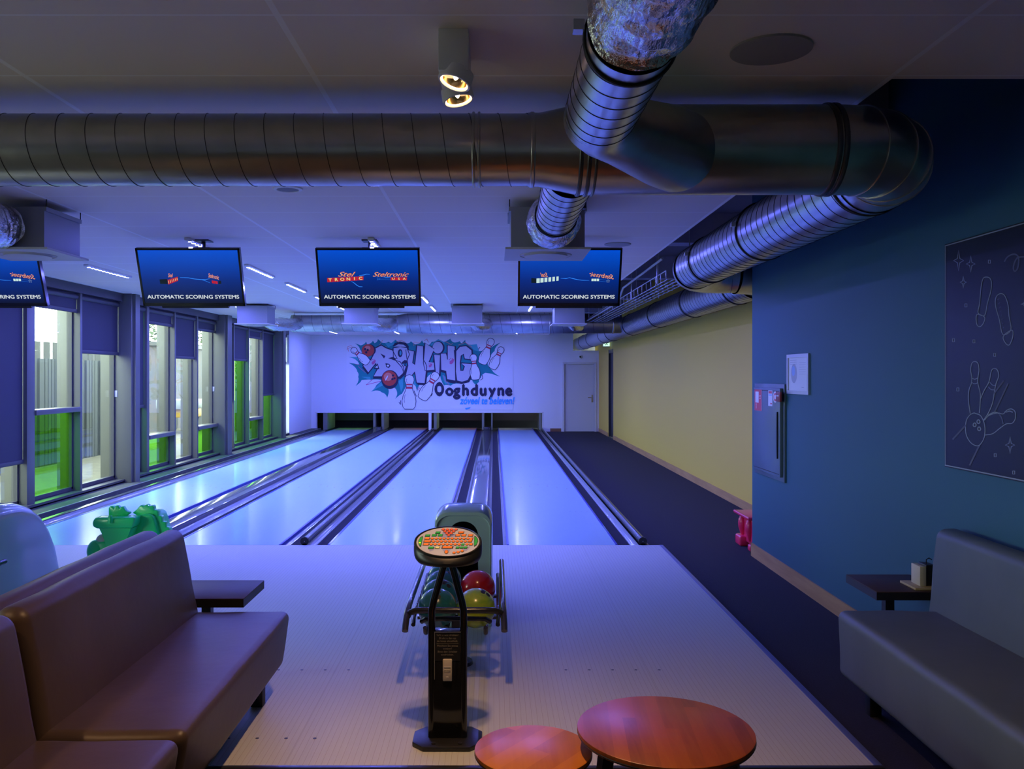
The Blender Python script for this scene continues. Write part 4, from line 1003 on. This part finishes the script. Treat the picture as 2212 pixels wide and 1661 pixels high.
# ================= scoring screens =================
ZTOP, YTOP, ZBOT, YBOT = H+1.137, 7.69, H+.635, 7.88
up = Vector((0, YTOP-YBOT, ZTOP-ZBOT)).normalized(); nn = Vector((0, up.z*-1, up.y)).normalized()
if nn.z > 0: nn = -nn
cc = Vector((0, (YTOP+YBOT)/2, (ZTOP+ZBOT)/2))
def screen(xc, xp, lab, kind):
    S = lambda a, b_, d=0: cc + Vector((xc+a,0,0)) + up*b_ + nn*d
    t = thing('hanging_scoring_screen', lab, 'screen', (xc, cc.y, ZBOT), 'scoring screens')
    hw, hh = .4655, .268
    b = B()
    def slab(a0, a1, b0, b1, d0, d1, m=0):
        P = [S(a0,b0,d0),S(a1,b0,d0),S(a1,b1,d0),S(a0,b1,d0),S(a0,b0,d1),S(a1,b0,d1),S(a1,b1,d1),S(a0,b1,d1)]
        b.add(P, [(0,3,2,1),(4,5,6,7),(0,1,5,4),(1,2,6,5),(2,3,7,6),(3,0,4,7)], m)
    slab(-hw, hw, -hh, hh, -.045, -.004)
    slab(-hw, -hw+.018, -hh, hh, -.004, .003); slab(hw-.018, hw, -hh, hh, -.004, .003)
    slab(-hw, hw, hh-.018, hh, -.004, .003); slab(-hw, hw, -hh, -hh+.026, -.004, .003)
    b.build('casing', M['blackgloss'], t)
    b = B(); slab(-.30, .31, -hh-.022, -hh+.004, -.05, -.01); b.build('lower_bracket', M['black'], t)
    p = B(); p.add([S(-hw+.018,-hh+.026,-.002),S(hw-.018,-hh+.026,-.002),S(hw-.018,hh-.018,-.002),S(-hw+.018,hh-.018,-.002)], [(0,1,2,3)])
    pic = p.build('picture', M['screen'], t, smooth=0)
    e = lambda a, b_, d=0: S(a, b_, -.0012+d)
    # captions and logos: coordinates across the lit picture
    g = B(nn*4e-6); mats = [M['s_white'], M['s_red'], M['s_yel'], M['s_org'], M['s_cyan'], M['s_pale'], M['s_dark'], M['s_cream']]
    g.text('AUTOMATIC SCORING SYSTEMS', lambda a, b_: e(a*1.22+.0, b_-.183), 0, .047, .0012)
    g.build('caption', mats, pic, smooth=0); g = B(nn*4e-6)
    if kind == 'front':
        q = lambda x, y: ((x-1170-(y/960*50-25))/1850*.895, (480-y)/960*.49)
        E = lambda x, y, d=0: e(*q(x, y), d)
        g.stroke([(990,445),(1080,435),(1120,420),(1190,425)], [6,12,12,6], lambda a, b_: E(a, b_), 4)
        g.stroke([(1430,465),(1500,482),(1590,470)], [4,8,6], lambda a, b_: E(a, b_), 4)
        g.stroke([(840,550),(900,585),(940,620),(990,648),(1050,650)], [5,10,12,10,8], lambda a, b_: E(a, b_), 4)
        for i, ch in enumerate('TRONIC'):
            x0 = 390+i*114; y0 = 490-i*5; y1 = 568-i*7
            g.poly([(x0,y0),(x0+108,y0-4),(x0+108,y1-4),(x0,y1)], lambda a, b_: E(a, b_, .0002), 1)
            bx_, by_ = q(x0+55, (y0+y1)/2); g.text(ch, lambda a, b_, X=bx_, Y=by_: e(X+a*1.25, Y+b_, .0004), 2, .038, .0014)
        for m_, dx, dd in ((6,.003,.0005),(3,0,.0006),(7,-.0016,.0007)):
            bx_, by_ = q(725, 425); g.text('Stel', lambda a, b_: e(bx_+dx+a*1.5, by_+dx*.5+b_, dd), m_, .062, .0012 if m_ != 7 else -.0016, .5)
            cx_, cy2 = q(1560, 428); g.text('Steltronic', lambda a, b_: e(cx_+dx+a*1.35, cy2+dx*.5+b_, dd), m_, .060, .001 if m_ != 7 else -.0016, .5)
        for i, ch in enumerate('USA'):
            x0 = 1578+i*102
            g.poly([(x0,478),(x0+100,478),(x0+100,532),(x0,532)], lambda a, b_: E(a, b_, .0002), 1)
            bx_, by_ = q(x0+50, 505); g.text(ch, lambda a, b_, X=bx_, Y=by_: e(X+a*1.3, Y+b_, .0004), 2, .028, .0008)
        for yy in (492, 520): g.stroke([(1320,yy),(1575,yy)], 2.5, lambda a, b_: E(a, b_), 4)
        g.stroke([(1320,484),(1345,506),(1320,528),(1380,512),(1380,500),(1320,484)], 2.5, lambda a, b_: E(a, b_), 4)
    elif kind == 'mirror':
        # logos seen turned away: reversed lettering
        x0, y0, s_ = -.315, .0, 1
        g.poly([(-.345,-.005),(-.30,-.01),(-.30,-.052),(-.345,-.05)], e, 6)
        for i in range(6):
            a0 = -.298+i*.036
            g.poly([(a0,-.010+i*.0035),(a0+.030-i*.002,-.008+i*.0035),(a0+.030-i*.002,-.050+i*.004),(a0,-.052+i*.004)], e, 5)
        for m_, d_ in ((6,.0002),(3,.0004),(7,.0006)):
            g.text('Stel', lambda a, b_: e(-.225-a*.75+(.002 if m_ == 6 else 0), .022+b_*1.0, d_), m_, .055, .001 if m_ != 7 else -.0014, .4)
            g.text('Steltronic', lambda a, b_: e(.295-a*.95+(.002 if m_ == 6 else 0), .015+b_-a*(-.13), d_), m_, .058, .001 if m_ != 7 else -.0014, .4)
        for i in range(3): g.poly([(.20+i*.024,-.012),(.22+i*.024,-.012),(.22+i*.024,-.034),(.20+i*.024,-.034)], e, 5)
        for yy in (-.018,-.034): g.stroke([(.27,yy),(.345,yy-.008)], .0012, e, 4)
        g.stroke([(.35,-.018),(.355,-.03),(.367,-.03),(.358,-.037),(.362,-.048),(.35,-.041),(.34,-.047),(.343,-.036),(.335,-.03),(.346,-.028),(.35,-.018)], .0012, e, 5)
        g.stroke([(-.08,-.008),(-.03,-.010),(.0,-.002),(.03,-.010),(.07,-.020),(.12,-.026),(.18,-.028)], [.002,.006,.004,.006,.005,.005,.002], e, 4)
    else:
        g.poly([(-.285,-.018),(-.215,-.015),(-.215,-.062),(-.285,-.060)], e, 6)
        for i in range(6):
            a0 = -.213+i*.016
            g.poly([(a0,-.022+i*.005),(a0+.0145,-.018+i*.005),(a0+.0145,-.062+i*.006),(a0,-.066+i*.006)], e, 1)
            g.stroke([(a0+.007,-.030+i*.005),(a0+.007,-.055+i*.006)], .005, lambda a, b_: e(a, b_, .0003), 2)
        for m_, d_ in ((6,.0002),(3,.0004),(7,.0006)):
            g.text('Stel', lambda a, b_: e(-.185+a*.55, .018+b_, d_), m_, .050, .001 if m_ != 7 else -.0013, .4)
            g.text('Steltronic', lambda a, b_: e(.205+a*.42, .008+b_-a*.10, d_), m_, .056, .001 if m_ != 7 else -.0013, .4)
        for i in range(3):
            a0 = .185+i*.018
            g.poly([(a0,-.028-i*.003),(a0+.016,-.030-i*.003),(a0+.016,-.056-i*.003),(a0,-.054-i*.003)], e, 1)
        g.poly([(.245,-.035),(.27,-.030),(.27,-.058),(.245,-.064)], e, 6)
        g.stroke([(-.10,.0),(-.02,-.004),(.03,-.014),(.09,-.020),(.14,-.018),(.17,-.010)], [.003,.006,.005,.006,.004,.002], e, 4)
        g.stroke([(.09,-.02),(.13,-.032),(.17,-.052)], [.003,.004,.002], e, 4)
    g.build('logo_graphics', mats, pic, smooth=0)
    pb = B().cyl((xp,7.93,cc.z+.1), (xp,7.93,ZC), .019, seg=20); pb.build('ceiling_pole', M['black'], t)
    B().box(xp-.07, xp+.07, 7.86, 8.0, ZC-.012, ZC, bev=.003).build('mounting_plate', M['black'], t)
    B().box(xp-.09, xp+.09, 7.82, 7.95, cc.z+.0, cc.z+.2).build('wall_mount', M['black'], t)
screen(-4.55, -4.5, 'blue scoring screen cut off by the left edge of the picture', 'mirror')
screen(-2.741, -2.675, 'blue scoring screen left of centre, its logos turned sideways', 'side')
screen(-1.131, -1.140, 'blue scoring screen in the middle with both logos facing front', 'front')
screen(.683, .70, 'rightmost blue scoring screen, partly behind the grey air outlet box', 'mirror')

# ================= painted banner =================
bk = mp_/5.395
def BN(u, v, l=0): return (bx(720+u/5.395), YB-.012-.0015*l, bz(710+v/5.395))
t = thing('painted_banner', 'white cloth banner with graffiti bowling lettering on the back wall', 'banner', (bx(930), YB-.01, bz(885)))
b = B(); b.add([BN(155,100),BN(2095,100),BN(2095,945),BN(155,945), *[(p[0],YB-.001,p[2]) for p in (BN(155,100),BN(2095,100),BN(2095,945),BN(155,945))]],
      [(0,3,2,1),(0,1,5,4),(1,2,6,5),(2,3,7,6),(3,0,4,7)])
cl = b.build('cloth', M['b_cloth'], t, smooth=0)
MI = ['b_teal','b_teal2','b_navy','b_grey','b_red','b_red2','b_pink','b_stripe','b_cyan','b_white']
TE, T2, NV, GR, RD, R2, PK, ST, CY, WH = range(10)
g = B((0,-4e-5,0))
def ly(l): return lambda a, b_: BN(a, b_, l)
P_ = lambda pts, m, l: g.poly(pts, ly(l), m)
S_ = lambda pts, w_, m, l, closed=False: g.stroke(pts, w_, ly(l), m, closed)
E_ = lambda x, y, rx, ry, m, l, rot=0: g.ell(x, y, rx, ry, ly(l), m, 32, rot)
# splash
def bow(pts, k=.16):
    cx_, cy_ = 1050, 400; out = []
    for i in range(len(pts)):
        a, b_ = pts[i], pts[(i+1) % len(pts)]; L = math.hypot(b_[0]-a[0], b_[1]-a[1])
        mx_, my_ = (a[0]+b_[0])/2, (a[1]+b_[1])/2; dx, dy = cx_-mx_, cy_-my_; n_ = math.hypot(dx, dy) or 1
        mx_ += dx/n_*L*k; my_ += dy/n_*L*k
        for j in range(5):
            t = j/5; out.append(((1-t)**2*a[0]+2*t*(1-t)*(2*mx_-(a[0]+b_[0])/2)+t*t*b_[0], (1-t)**2*a[1]+2*t*(1-t)*(2*my_-(a[1]+b_[1])/2)+t*t*b_[1]))
    return out
P_(bow([(255,170),(320,195),(380,150),(390,185),(460,140),(480,170),(520,120),(560,160),(600,165),(640,150),(680,170),(725,128),(760,165),(860,170),(905,145),(960,180),(1035,135),(1060,170),(1110,190),(1150,150),(1225,122),(1300,150),(1365,115),(1410,160),(1475,145),(1500,170),(1540,130),(1560,180),(1670,180),(1700,260),(1780,250),(1850,215),(1950,160),(1880,260),(1835,330),(1800,410),(1850,480),(1945,558),(1850,525),(1770,515),(1720,570),(1700,620),(1670,665),(1620,600),(1540,600),(1460,640),(1370,665),(1290,660),(1250,560),(1160,520),(1060,640),(1000,660),(975,740),(935,640),(900,600),(860,640),(800,760),(720,820),(745,760),(700,680),(640,700),(628,805),(560,740),(500,720),(440,735),(500,660),(560,600),(430,595),(330,600),(260,668),(290,560),(280,500),(180,398),(300,420),(260,360),(180,330),(280,330),(330,300),(310,240)]), TE, 1)
for q_ in ([(180,330),(250,350),(300,380),(340,300),(280,330)], [(600,165),(680,165),(725,128),(700,190),(640,215)], [(1130,180),(1225,122),(1300,160),(1290,190),(1225,150),(1150,200)], [(1585,190),(1672,180),(1700,265),(1640,250)],
         [(760,610),(810,580),(815,680),(790,740)], [(440,735),(560,620),(600,650),(500,700)], [(1270,540),(1310,560),(1360,640),(1300,640)], [(900,600),(960,560),(965,680)], [(330,560),(430,560),(440,600)]):
    P_(q_, T2, 2)
# letters: outline in navy (offset shadow) then grey face
letters = {
 'B': [(455,245),(560,192),(615,225),(690,250),(745,350),(690,358),(780,385),(822,450),(815,520),(770,562),(600,560),(468,558),(515,470),(500,400),(410,512),(345,428),(440,360),(470,300)],
 'O': [(700,225),(780,208),(860,222),(888,300),(860,370),(800,400),(850,440),(820,520),(800,450),(745,390),(700,330)],
 'W': [(845,245),(945,262),(925,400),(950,420),(975,195),(1050,205),(1050,360),(1075,400),(1090,440),(1068,635),(970,630),(950,500),(880,592),(838,560),(870,430)],
 'L': [(1070,165),(1178,238),(1115,388),(1175,392),(1182,480),(1070,490),(1050,400)],
 'I': [(1172,302),(1248,308),(1238,525),(1192,522)],
 'N': [(1250,290),(1315,285),(1330,360),(1330,192),(1418,208),(1425,605),(1325,590),(1312,495),(1255,478)],
 'G': [(1430,260),(1475,208),(1550,200),(1612,250),(1618,330),(1600,360),(1530,350),(1518,295),(1490,315),(1478,400),(1485,490),(1512,488),(1530,440),(1490,400),(1612,408),(1612,520),(1570,600),(1500,622),(1440,605),(1425,500)]}
for k in 'GNILWOB':
    pts = letters[k]
    cxm = sum(p[0] for p in pts)/len(pts); cym = sum(p[1] for p in pts)/len(pts)
    P_([(x+ (14 if x > cxm else -8), y+(24 if y > cym else -4)) for x, y in pts], NV, 3)
    S_(pts, 20, NV, 4, True)
for k in 'GNILWOB':
    P_(letters[k], GR, 5); S_(letters[k], 9, NV, 6, True)
E_(1225,222,72,78,NV,5); E_(1218,220,60,68,GR,6)
P_([(690,205),(720,168),(780,150),(850,165),(885,215),(870,225),(820,185),(760,178),(720,205)], NV, 6); P_([(708,208),(760,180),(820,188),(850,212)], GR, 7)
E_(780,285,28,46,NV,7); E_(784,283,12,28,T2,8)
P_([(550,288),(608,318),(592,348)], NV, 7); P_([(608,402),(650,408),(668,432),(650,458),(618,448)], NV, 7); E_(638,430,14,12,WH,8)
P_([(468,470),(518,402),(538,472)], NV, 7); P_([(490,455),(514,425),(522,455)], WH, 8)
P_([(640,345),(690,330),(740,350),(690,358)], NV, 7); P_([(795,395),(830,365),(860,370),(830,440)], NV, 7); P_([(812,410),(830,405),(826,435)], T2, 8)
S_([(1410,250),(1425,430),(1425,590)], 9, NV, 7); P_([(1330,595),(1440,610),(1420,640),(1340,625)], NV, 4)
P_([(1170,300),(1150,470),(1175,395)], NV, 4)
# paw marks
for x, y, s_ in ((468,395,1),(1130,432,.85),(1378,388,1.15)):
    E_(x,y,20*s_,16*s_,PK,8); E_(x+12*s_,y-14*s_,14*s_,14*s_,PK,8); E_(x-6*s_,y+12*s_,14*s_,10*s_,PK,8)
    for dx, dy in ((-22,-26),(-8,-36),(8,-34),(22,-26)): E_(x+dx*s_,y+dy*s_,5*s_,6*s_,PK,8)
# pins
def pin(cx, cy, s_, rot, l=9, clip=None):
    prof = [(0,-100),(15,-97),(24,-84),(25,-68),(17,-45),(15,-32),(20,-10),(33,20),(38,48),(34,78),(24,100)]
    c, q = math.cos(R(rot)), math.sin(R(rot))
    full = prof + [(-x, y) for x, y in prof[::-1]][:-1]
    if clip is not None: full = [(x, min(y, clip)) for x, y in full]
    tr_ = lambda x, y: (cx+(x*c-y*q)*s_, cy+(x*q+y*c)*s_)
    if clip is None: full = curve(full, True, 3)
    pts = [tr_(x, y) for x, y in full]
    S_(pts, 13, NV, l, True); P_(pts, WH, l+1)
    for ya, yb in ((-50,-42),(-34,-22)):
        P_([tr_(-16.5,ya),tr_(16.5,ya),tr_(17,yb),tr_(-17,yb)], ST, l+2)
    S_([tr_(-14,-80),tr_(-17,-66),tr_(-12,-56)], 4, NV, l+2)
    S_([tr_(-22,10),tr_(-28,36),tr_(-26,58)], 4, NV, l+2)
pin(312,315,1.25,-48); pin(1645,445,1.45,-6); pin(1790,262,1.55,22); pin(1908,340,1.35,26); pin(1120,665,1.75,30); pin(885,745,2.05,1,clip=92)
E_(415,250,82,70,NV,7); E_(405,252,72,72,RD,8); E_(400,225,34,26,R2,9)
for x, y in ((372,238),(402,248),(385,275)): E_(x,y,13,14,NV,10)
E_(660,592,100,110,NV,8); E_(655,578,85,88,RD,9); E_(640,560,50,48,R2,10); E_(622,575,7,34,WH,11,.5)
for x, y in ((697,545),(715,578),(690,588)): E_(x,y,13,13,NV,12)
# red and navy flicks
S_([(575,135),(540,190),(620,215),(600,235)], 6, R2, 3); S_([(735,152),(790,138),(838,155)], 5, R2, 3); S_([(940,200),(938,155),(1020,165),(950,185)], 6, R2, 3)
S_([(1305,148),(1375,185),(1390,168)], 6, R2, 3); S_([(1460,190),(1540,160),(1612,215)], 6, R2, 3); S_([(1060,140),(1090,120),(1110,160)], 6, R2, 3)
S_([(460,590),(380,655),(548,612)], 7, PK, 3); S_([(255,420),(310,415),(290,440),(375,510)], 5, PK, 3)
S_([(1285,540),(1300,600),(1330,630),(1350,655)], 6, PK, 3); S_([(160,250),(170,210),(215,195)], 5, R2, 3); S_([(178,265),(172,230),(225,210)], 5, R2, 3)
S_([(980,688),(1010,694)], 6, PK, 3); S_([(975,708),(1005,714)], 6, PK, 3)
for a in ([(765,855),(780,880)],[(785,835),(788,885)],[(940,720),(970,790)],[(1120,800),(1145,755)],[(1140,785),(1158,755)],[(1735,540),(1742,580),(1715,600)],[(1690,240),(1710,215)]): S_(a, 7, NV, 3)
# words
g.text('O', lambda a, b_: BN(1236+a*130, 712-b_*200, 9), NV, 1, .07); xs_ = 1318
for ch, w_ in (('o',72),('g',88),('h',102),('d',92),('u',100),('y',98),('n',92),('e',78)):
    g.text(ch, lambda a, b_, X=xs_+w_/2: BN(X+a*172, 722-b_*180, 9), NV, 1, .05); xs_ += w_+6
g.text('zóveel te beleven!', lambda a, b_: BN(1790+a*86, 842-b_*118, 10), CY, 1, .03, .25)
P_([(1535,925),(1600,912),(1590,932),(1545,942)], CY, 9)
g.build('painting', [M[k] for k in MI], cl, smooth=0)

# ================= things on the blue wall =================
X0 = XR
def W(px, py, off=0):
    X = X0-off; return (X, X*F/(px-VX), H+(VY-py)/(px-VX)*X)
yl = W(2046, 811)[1]; zt_, zb_ = W(2046,528)[2], W(2046,1008)[2]
t = thing('chalkboard', 'large dark chalkboard on the blue wall with a chalk drawing of pins and shoe soles', 'chalkboard', (XR, (3.0+yl)/2, zb_))
pn = B().box(XR-.014, XR-.0015, 3.0, yl, zb_, zt_, bev=.002).build('board', M['chalkboard'], t)
c = B((-1.5e-5,0,0)); wl = lambda u, v: W(2000+u/2.769, 460+v/2.769, .0150)
def CS(pts, w_=3.2, m=0, closed=False, sm=True): c.stroke(curve(pts, closed) if sm and len(pts) > 2 else pts, w_, wl, m, closed)
c.add([(XR-.0150,3.01,zt_-.012),(XR-.0150,yl-.005,zt_-.012),(XR-.0150,yl-.005,zt_-.006),(XR-.0150,3.01,zt_-.006)], [(0,1,2,3)])
c.add([(XR-.0150,3.01,zb_+.006),(XR-.0150,yl-.005,zb_+.006),(XR-.0150,yl-.005,zb_+.012),(XR-.0150,3.01,zb_+.012)], [(0,1,2,3)])
c.add([(XR-.0150,yl-.012,zb_+.006),(XR-.0150,yl-.006,zb_+.006),(XR-.0150,yl-.006,zt_-.006),(XR-.0150,yl-.012,zt_-.006)], [(0,1,2,3)])
def star(x, y, a, b_):
    CS([(x,y-b_),(x+a*.25,y-b_*.2),(x+a,y),(x+a*.25,y+b_*.2),(x,y+b_),(x-a*.25,y+b_*.2),(x-a,y),(x-a*.25,y-b_*.2)], 5, 0, True, False)
star(196,285,30,62); star(269,305,26,50); star(224,414,19,37); star(504,1388,28,52)
for x, y in ((380,291),(240,552),(166,760),(288,767),(412,848),(192,1055),(415,1448),(526,1552)): CS([(x-6,y-9),(x+6,y-9),(x+6,y+10),(x-6,y+10)], 5, 0, True, False)
CS([(350,385),(380,388),(393,420),(388,470),(368,540),(352,612),(313,598),(322,540),(330,450),(338,405)], 5, 0, True)
CS([(305,608),(350,622),(346,655),(325,680),(305,665)], 5, 0, True)
CS([(440,484),(470,492),(492,550),(498,620),(508,700),(460,726),(440,640),(418,560),(418,510)], 5, 0, True)
CS([(463,738),(515,700),(520,740),(500,788),(478,780)], 5, 0, True)
for i in range(8): CS([(428+i*5,520+i*24),(440+i*4,512+i*24)], 6, 1)
CS([(470,292),(490,262),(530,246),(555,268),(550,330),(530,348),(524,320),(545,270),(590,262)], 9, 1)
CS([(300,1200),(330,1215),(352,1270),(350,1340),(325,1385),(300,1392),(265,1370),(240,1320),(240,1250),(260,1212),(285,1197)], 5, 0, True)
for x, y in ((292,1267),(315,1248),(319,1291)): CS([(x+9*math.cos(i), y+11*math.sin(i)) for i in (0,1,2,3,4,5)], 6, 0, True)
CS([(266,1200),(255,1120),(258,1060),(272,1020),(275,985),(268,940),(275,900),(293,888),(312,900),(318,940),(312,985),(312,1020),(325,1080),(325,1140),(320,1196)], 5)
CS([(275,988),(293,994),(312,986)], 4); CS([(275,1014),(293,1022),(312,1014)], 4)
CS([(345,1240),(372,1200),(398,1140),(410,1070),(420,1020),(436,975),(428,940),(410,930),(392,945),(378,1010),(350,1060),(328,1110)], 5)
CS([(382,1012),(400,1030),(418,1030)], 4); CS([(374,1040),(390,1056),(408,1058)], 4)
CS([(350,1240),(380,1210),(430,1196),(462,1202),(485,1180),(512,1172),(534,1190),(535,1230),(515,1258),(480,1262),(440,1290),(400,1320),(355,1328)], 5)
CS([(470,1190),(485,1190),(500,1185),(520,1192)], 6, 0); CS([(440,1205),(455,1230),(462,1262)], 8, 1)
CS([(370,1210),(410,1192),(440,1200)], 6); CS([(160,1355),(240,1268)], 10, 1); CS([(320,1390),(262,1510)], 10, 1); CS([(412,1190),(492,1020)], 9, 1); CS([(408,1080),(466,1003)], 9, 1)
star(592,545,24,22)
c.build('chalk_drawing', [M['chalk'], M['chalkdim']], pn, smooth=0)
# fire hose cabinet
ya, yb_ = 8.12, W(1699,811)[1]; za, zb2 = 1.602, .768
t = thing('fire_hose_cabinet', 'flat wall cabinet with red and white stickers at the blue wall corner', 'cabinet', (XR, (ya+yb_)/2, zb2))
B().box(XR-.018, XR+.0, yb_, ya, zb2, za, bev=.003).build('frame', M['cabinet'], t)
dr = B().box(XR-.045, XR-.015, yb_+.035, ya-.06, zb2+.04, za-.035, bev=.005).build('cabinet_door', M['cabinet'], t)
B().box(XR-.0462, XR-.0448, yb_+.055, ya-.07, za-.062, za-.057).box(XR-.0462, XR-.0448, yb_+.055, ya-.07, zb2+.067-.005, zb2+.067).build('groove', M['rubber'], dr)
hp = [(XR-.046+0, 0)]
b = B(); cyh, zc_, hz = yb_+.083, 1.165, .20
pts = [(cyh+.004+.012*(1-(i/12*2-1)**2), zc_-hz+2*hz*i/12) for i in range(13)]+[(cyh-.002, zc_+hz), (cyh-.006, zc_), (cyh-.002, zc_-hz)]
b.prism(pts, lambda a, z, d: (XR-d, a, z), .045, .056); b.build('handle', M['rubber'], dr)
def stk(px0, px1, py0, py1, m, nm, off=.0465, sub=None, ell=False):
    a = W(px0, py0, off); d = W(px1, py1, off); b = B((-2e-5,0,0))
    y0_, y1_ = d[1], a[1]; z1_, z0_ = a[2], H+(VY-py1)/((px0+px1)/2-VX)*(XR-off)
    f = lambda u, v, l=0: (XR-off-.0004*l, y0_+(y1_-y0_)*u, z0_+(z1_-z0_)*v)
    if ell: b.ell(.5,.5,.5,.5, lambda u, v: f(u, v), 0, 32)
    else: b.add([f(0,0),f(1,0),f(1,1),f(0,1)], [(0,1,2,3)])
    if sub: sub(b, f)
    return b.build(nm, [M[m], M['stickwhite'], M['stickred'], M['paperblue'], M['papergrey']], t if nm == 'x' else dr, smooth=0)
def s1_(b, f):
    b.add([f(.42,.38,1),f(.88,.38,1),f(.88,.90,1),f(.42,.90,1)], [(0,1,2,3)], 1)
    b.add([f(.04,.02,.5),f(.07,.02,.5),f(.07,.98,.5),f(.04,.98,.5)], [(0,1,2,3)], 1)
    for v in (.56,.64,.70): b.add([f(.16,v,1),f(.30,v,1),f(.30,v+.035,1),f(.16,v+.035,1)], [(0,1,2,3)], 1)
    for i in range(5): b.add([f(.72,.10+i*.05,1),f(.80,.10+i*.05,1),f(.80,.13+i*.05,1),f(.72,.13+i*.05,1)], [(0,1,2,3)], 1)
stk(1630,1645.5,841,887,'stickred','red_sticker',sub=s1_)
def s2_(b, f):
    b.add([f(.1,.80,1),f(.9,.80,1),f(.9,.95,1),f(.1,.95,1)], [(0,1,2,3)], 2); b.add([f(.1,.66,1),f(.9,.66,1),f(.9,.75,1),f(.1,.75,1)], [(0,1,2,3)], 3)
    b.add([f(.1,.12,1),f(.5,.12,1),f(.5,.20,1),f(.1,.20,1)], [(0,1,2,3)], 2)
stk(1659.5,1668.5,843,877,'stickwhite','inspection_sticker',sub=s2_)
def s3_(b, f): b.ell(.5,.5,.36,.36, lambda u, v: f(u, v, 1), 2, 24); b.ell(.5,.5,.22,.22, lambda u, v: f(u, v, 2), 1, 20)
stk(1670,1679,845,870,'stickwhite','round_sticker',sub=s3_,ell=True)
a = W(1680,846,.045); d = W(1689,868,.045)
B().box(XR-.062, XR-.045, d[1], a[1], d[2], a[2], bev=.002).build('red_lock_box', mat('lockred', (.25,.03,.03), .4), dr)
b = B(); b.box(XR-.0635, XR-.0618, d[1]+.03, a[1]-.02, d[2]+.045, a[2]-.03); b.build('lock_label', M['paper'], dr)
# framed notice
ya, yb_ = W(1703,811)[1], W(1750,811)[1]; za, zb2 = 1.851, 1.525
t = thing('framed_notice', 'small white-framed paper notice hanging beside the fire hose cabinet', 'picture frame', (XR, (ya+yb_)/2, zb2))
b = B()
b.box(XR-.016, XR, yb_+.028, ya-.028, za-.028, za).box(XR-.016, XR, yb_+.028, ya-.028, zb2, zb2+.028).box(XR-.016, XR, yb_, yb_+.028, zb2, za).box(XR-.016, XR, ya-.028, ya, zb2, za)
b.build('frame', M['alu'], t)
nb = B((-2e-5,0,0)); x = XR-.006
nb.box(x, XR, yb_+.028, ya-.028, zb2+.028, za-.028)
f = lambda a, v: (x-.0005, ya-.03-a*(ya-yb_-.06), zb2+.03+v*(za-zb2-.06))
nb.ell(.28,.52,.16,.30,f,1,24); nb.ell(.25,.60,.09,.16,f,2,20)
for i in range(3): nb.stroke([(.08,.93-.06*i),(.42,.93-.06*i)], .012, f, 1)
for i in range(6): nb.stroke([(.55,.85-.07*i),(.9,.85-.07*i)], .008, f, 1)
nb.stroke([(.68,.10),(.80,.10)], .02, f, 1)
nb.build('notice_sheet', [M['paper'], M['papergrey'], M['paperblue']], t, smooth=0)
# ================= camera, sky, view =================
cam = bpy.data.cameras.new('camera'); co = bpy.data.objects.new('camera', cam); C.objects.link(co)
co.location = (0, 0, H); co.rotation_euler = (R(90), 0, 0)
cam.sensor_width = 36; cam.lens = 36*F/2212; cam.shift_x = (1106-VX)/2212; cam.shift_y = -(830.5-VY)/2212
cam.clip_start = .05; cam.clip_end = 200
bpy.context.scene.camera = co
w = bpy.data.worlds.new('sky'); bpy.context.scene.world = w; w.use_nodes = True
bg = w.node_tree.nodes['Background']; bg.inputs[0].default_value = (.84,.98,.93,1); bg.inputs[1].default_value = 15.0
def portal(x, y0, y1, z0, z1):
    L = bpy.data.lights.new('portal', 'AREA'); L.shape = 'RECTANGLE'; L.size = z1-z0; L.size_y = y1-y0; L.cycles.is_portal = True
    o = bpy.data.objects.new('window_portal', L); C.objects.link(o); o.location = (x, (y0+y1)/2, (z0+z1)/2); o.rotation_euler = (0, R(-90), 0)
portal(-6.0, 9.2, 23.6, .1, 2.8); portal(-5.85, 0, 4.2, .6, 2.0)
sc = bpy.context.scene
sc.view_settings.view_transform = 'Standard'; sc.view_settings.look = 'None'; sc.view_settings.gamma = 1
sc.view_settings.use_curve_mapping = False; sc.view_settings.exposure = 0
sc.cycles.use_denoising = True
try: sc.cycles.denoiser = 'OPENIMAGEDENOISE'
except Exception: pass
sc.cycles.sample_clamp_indirect = 6
sc.cycles.max_bounces = 10; sc.cycles.diffuse_bounces = 5; sc.cycles.glossy_bounces = 4; sc.cycles.transparent_max_bounces = 12
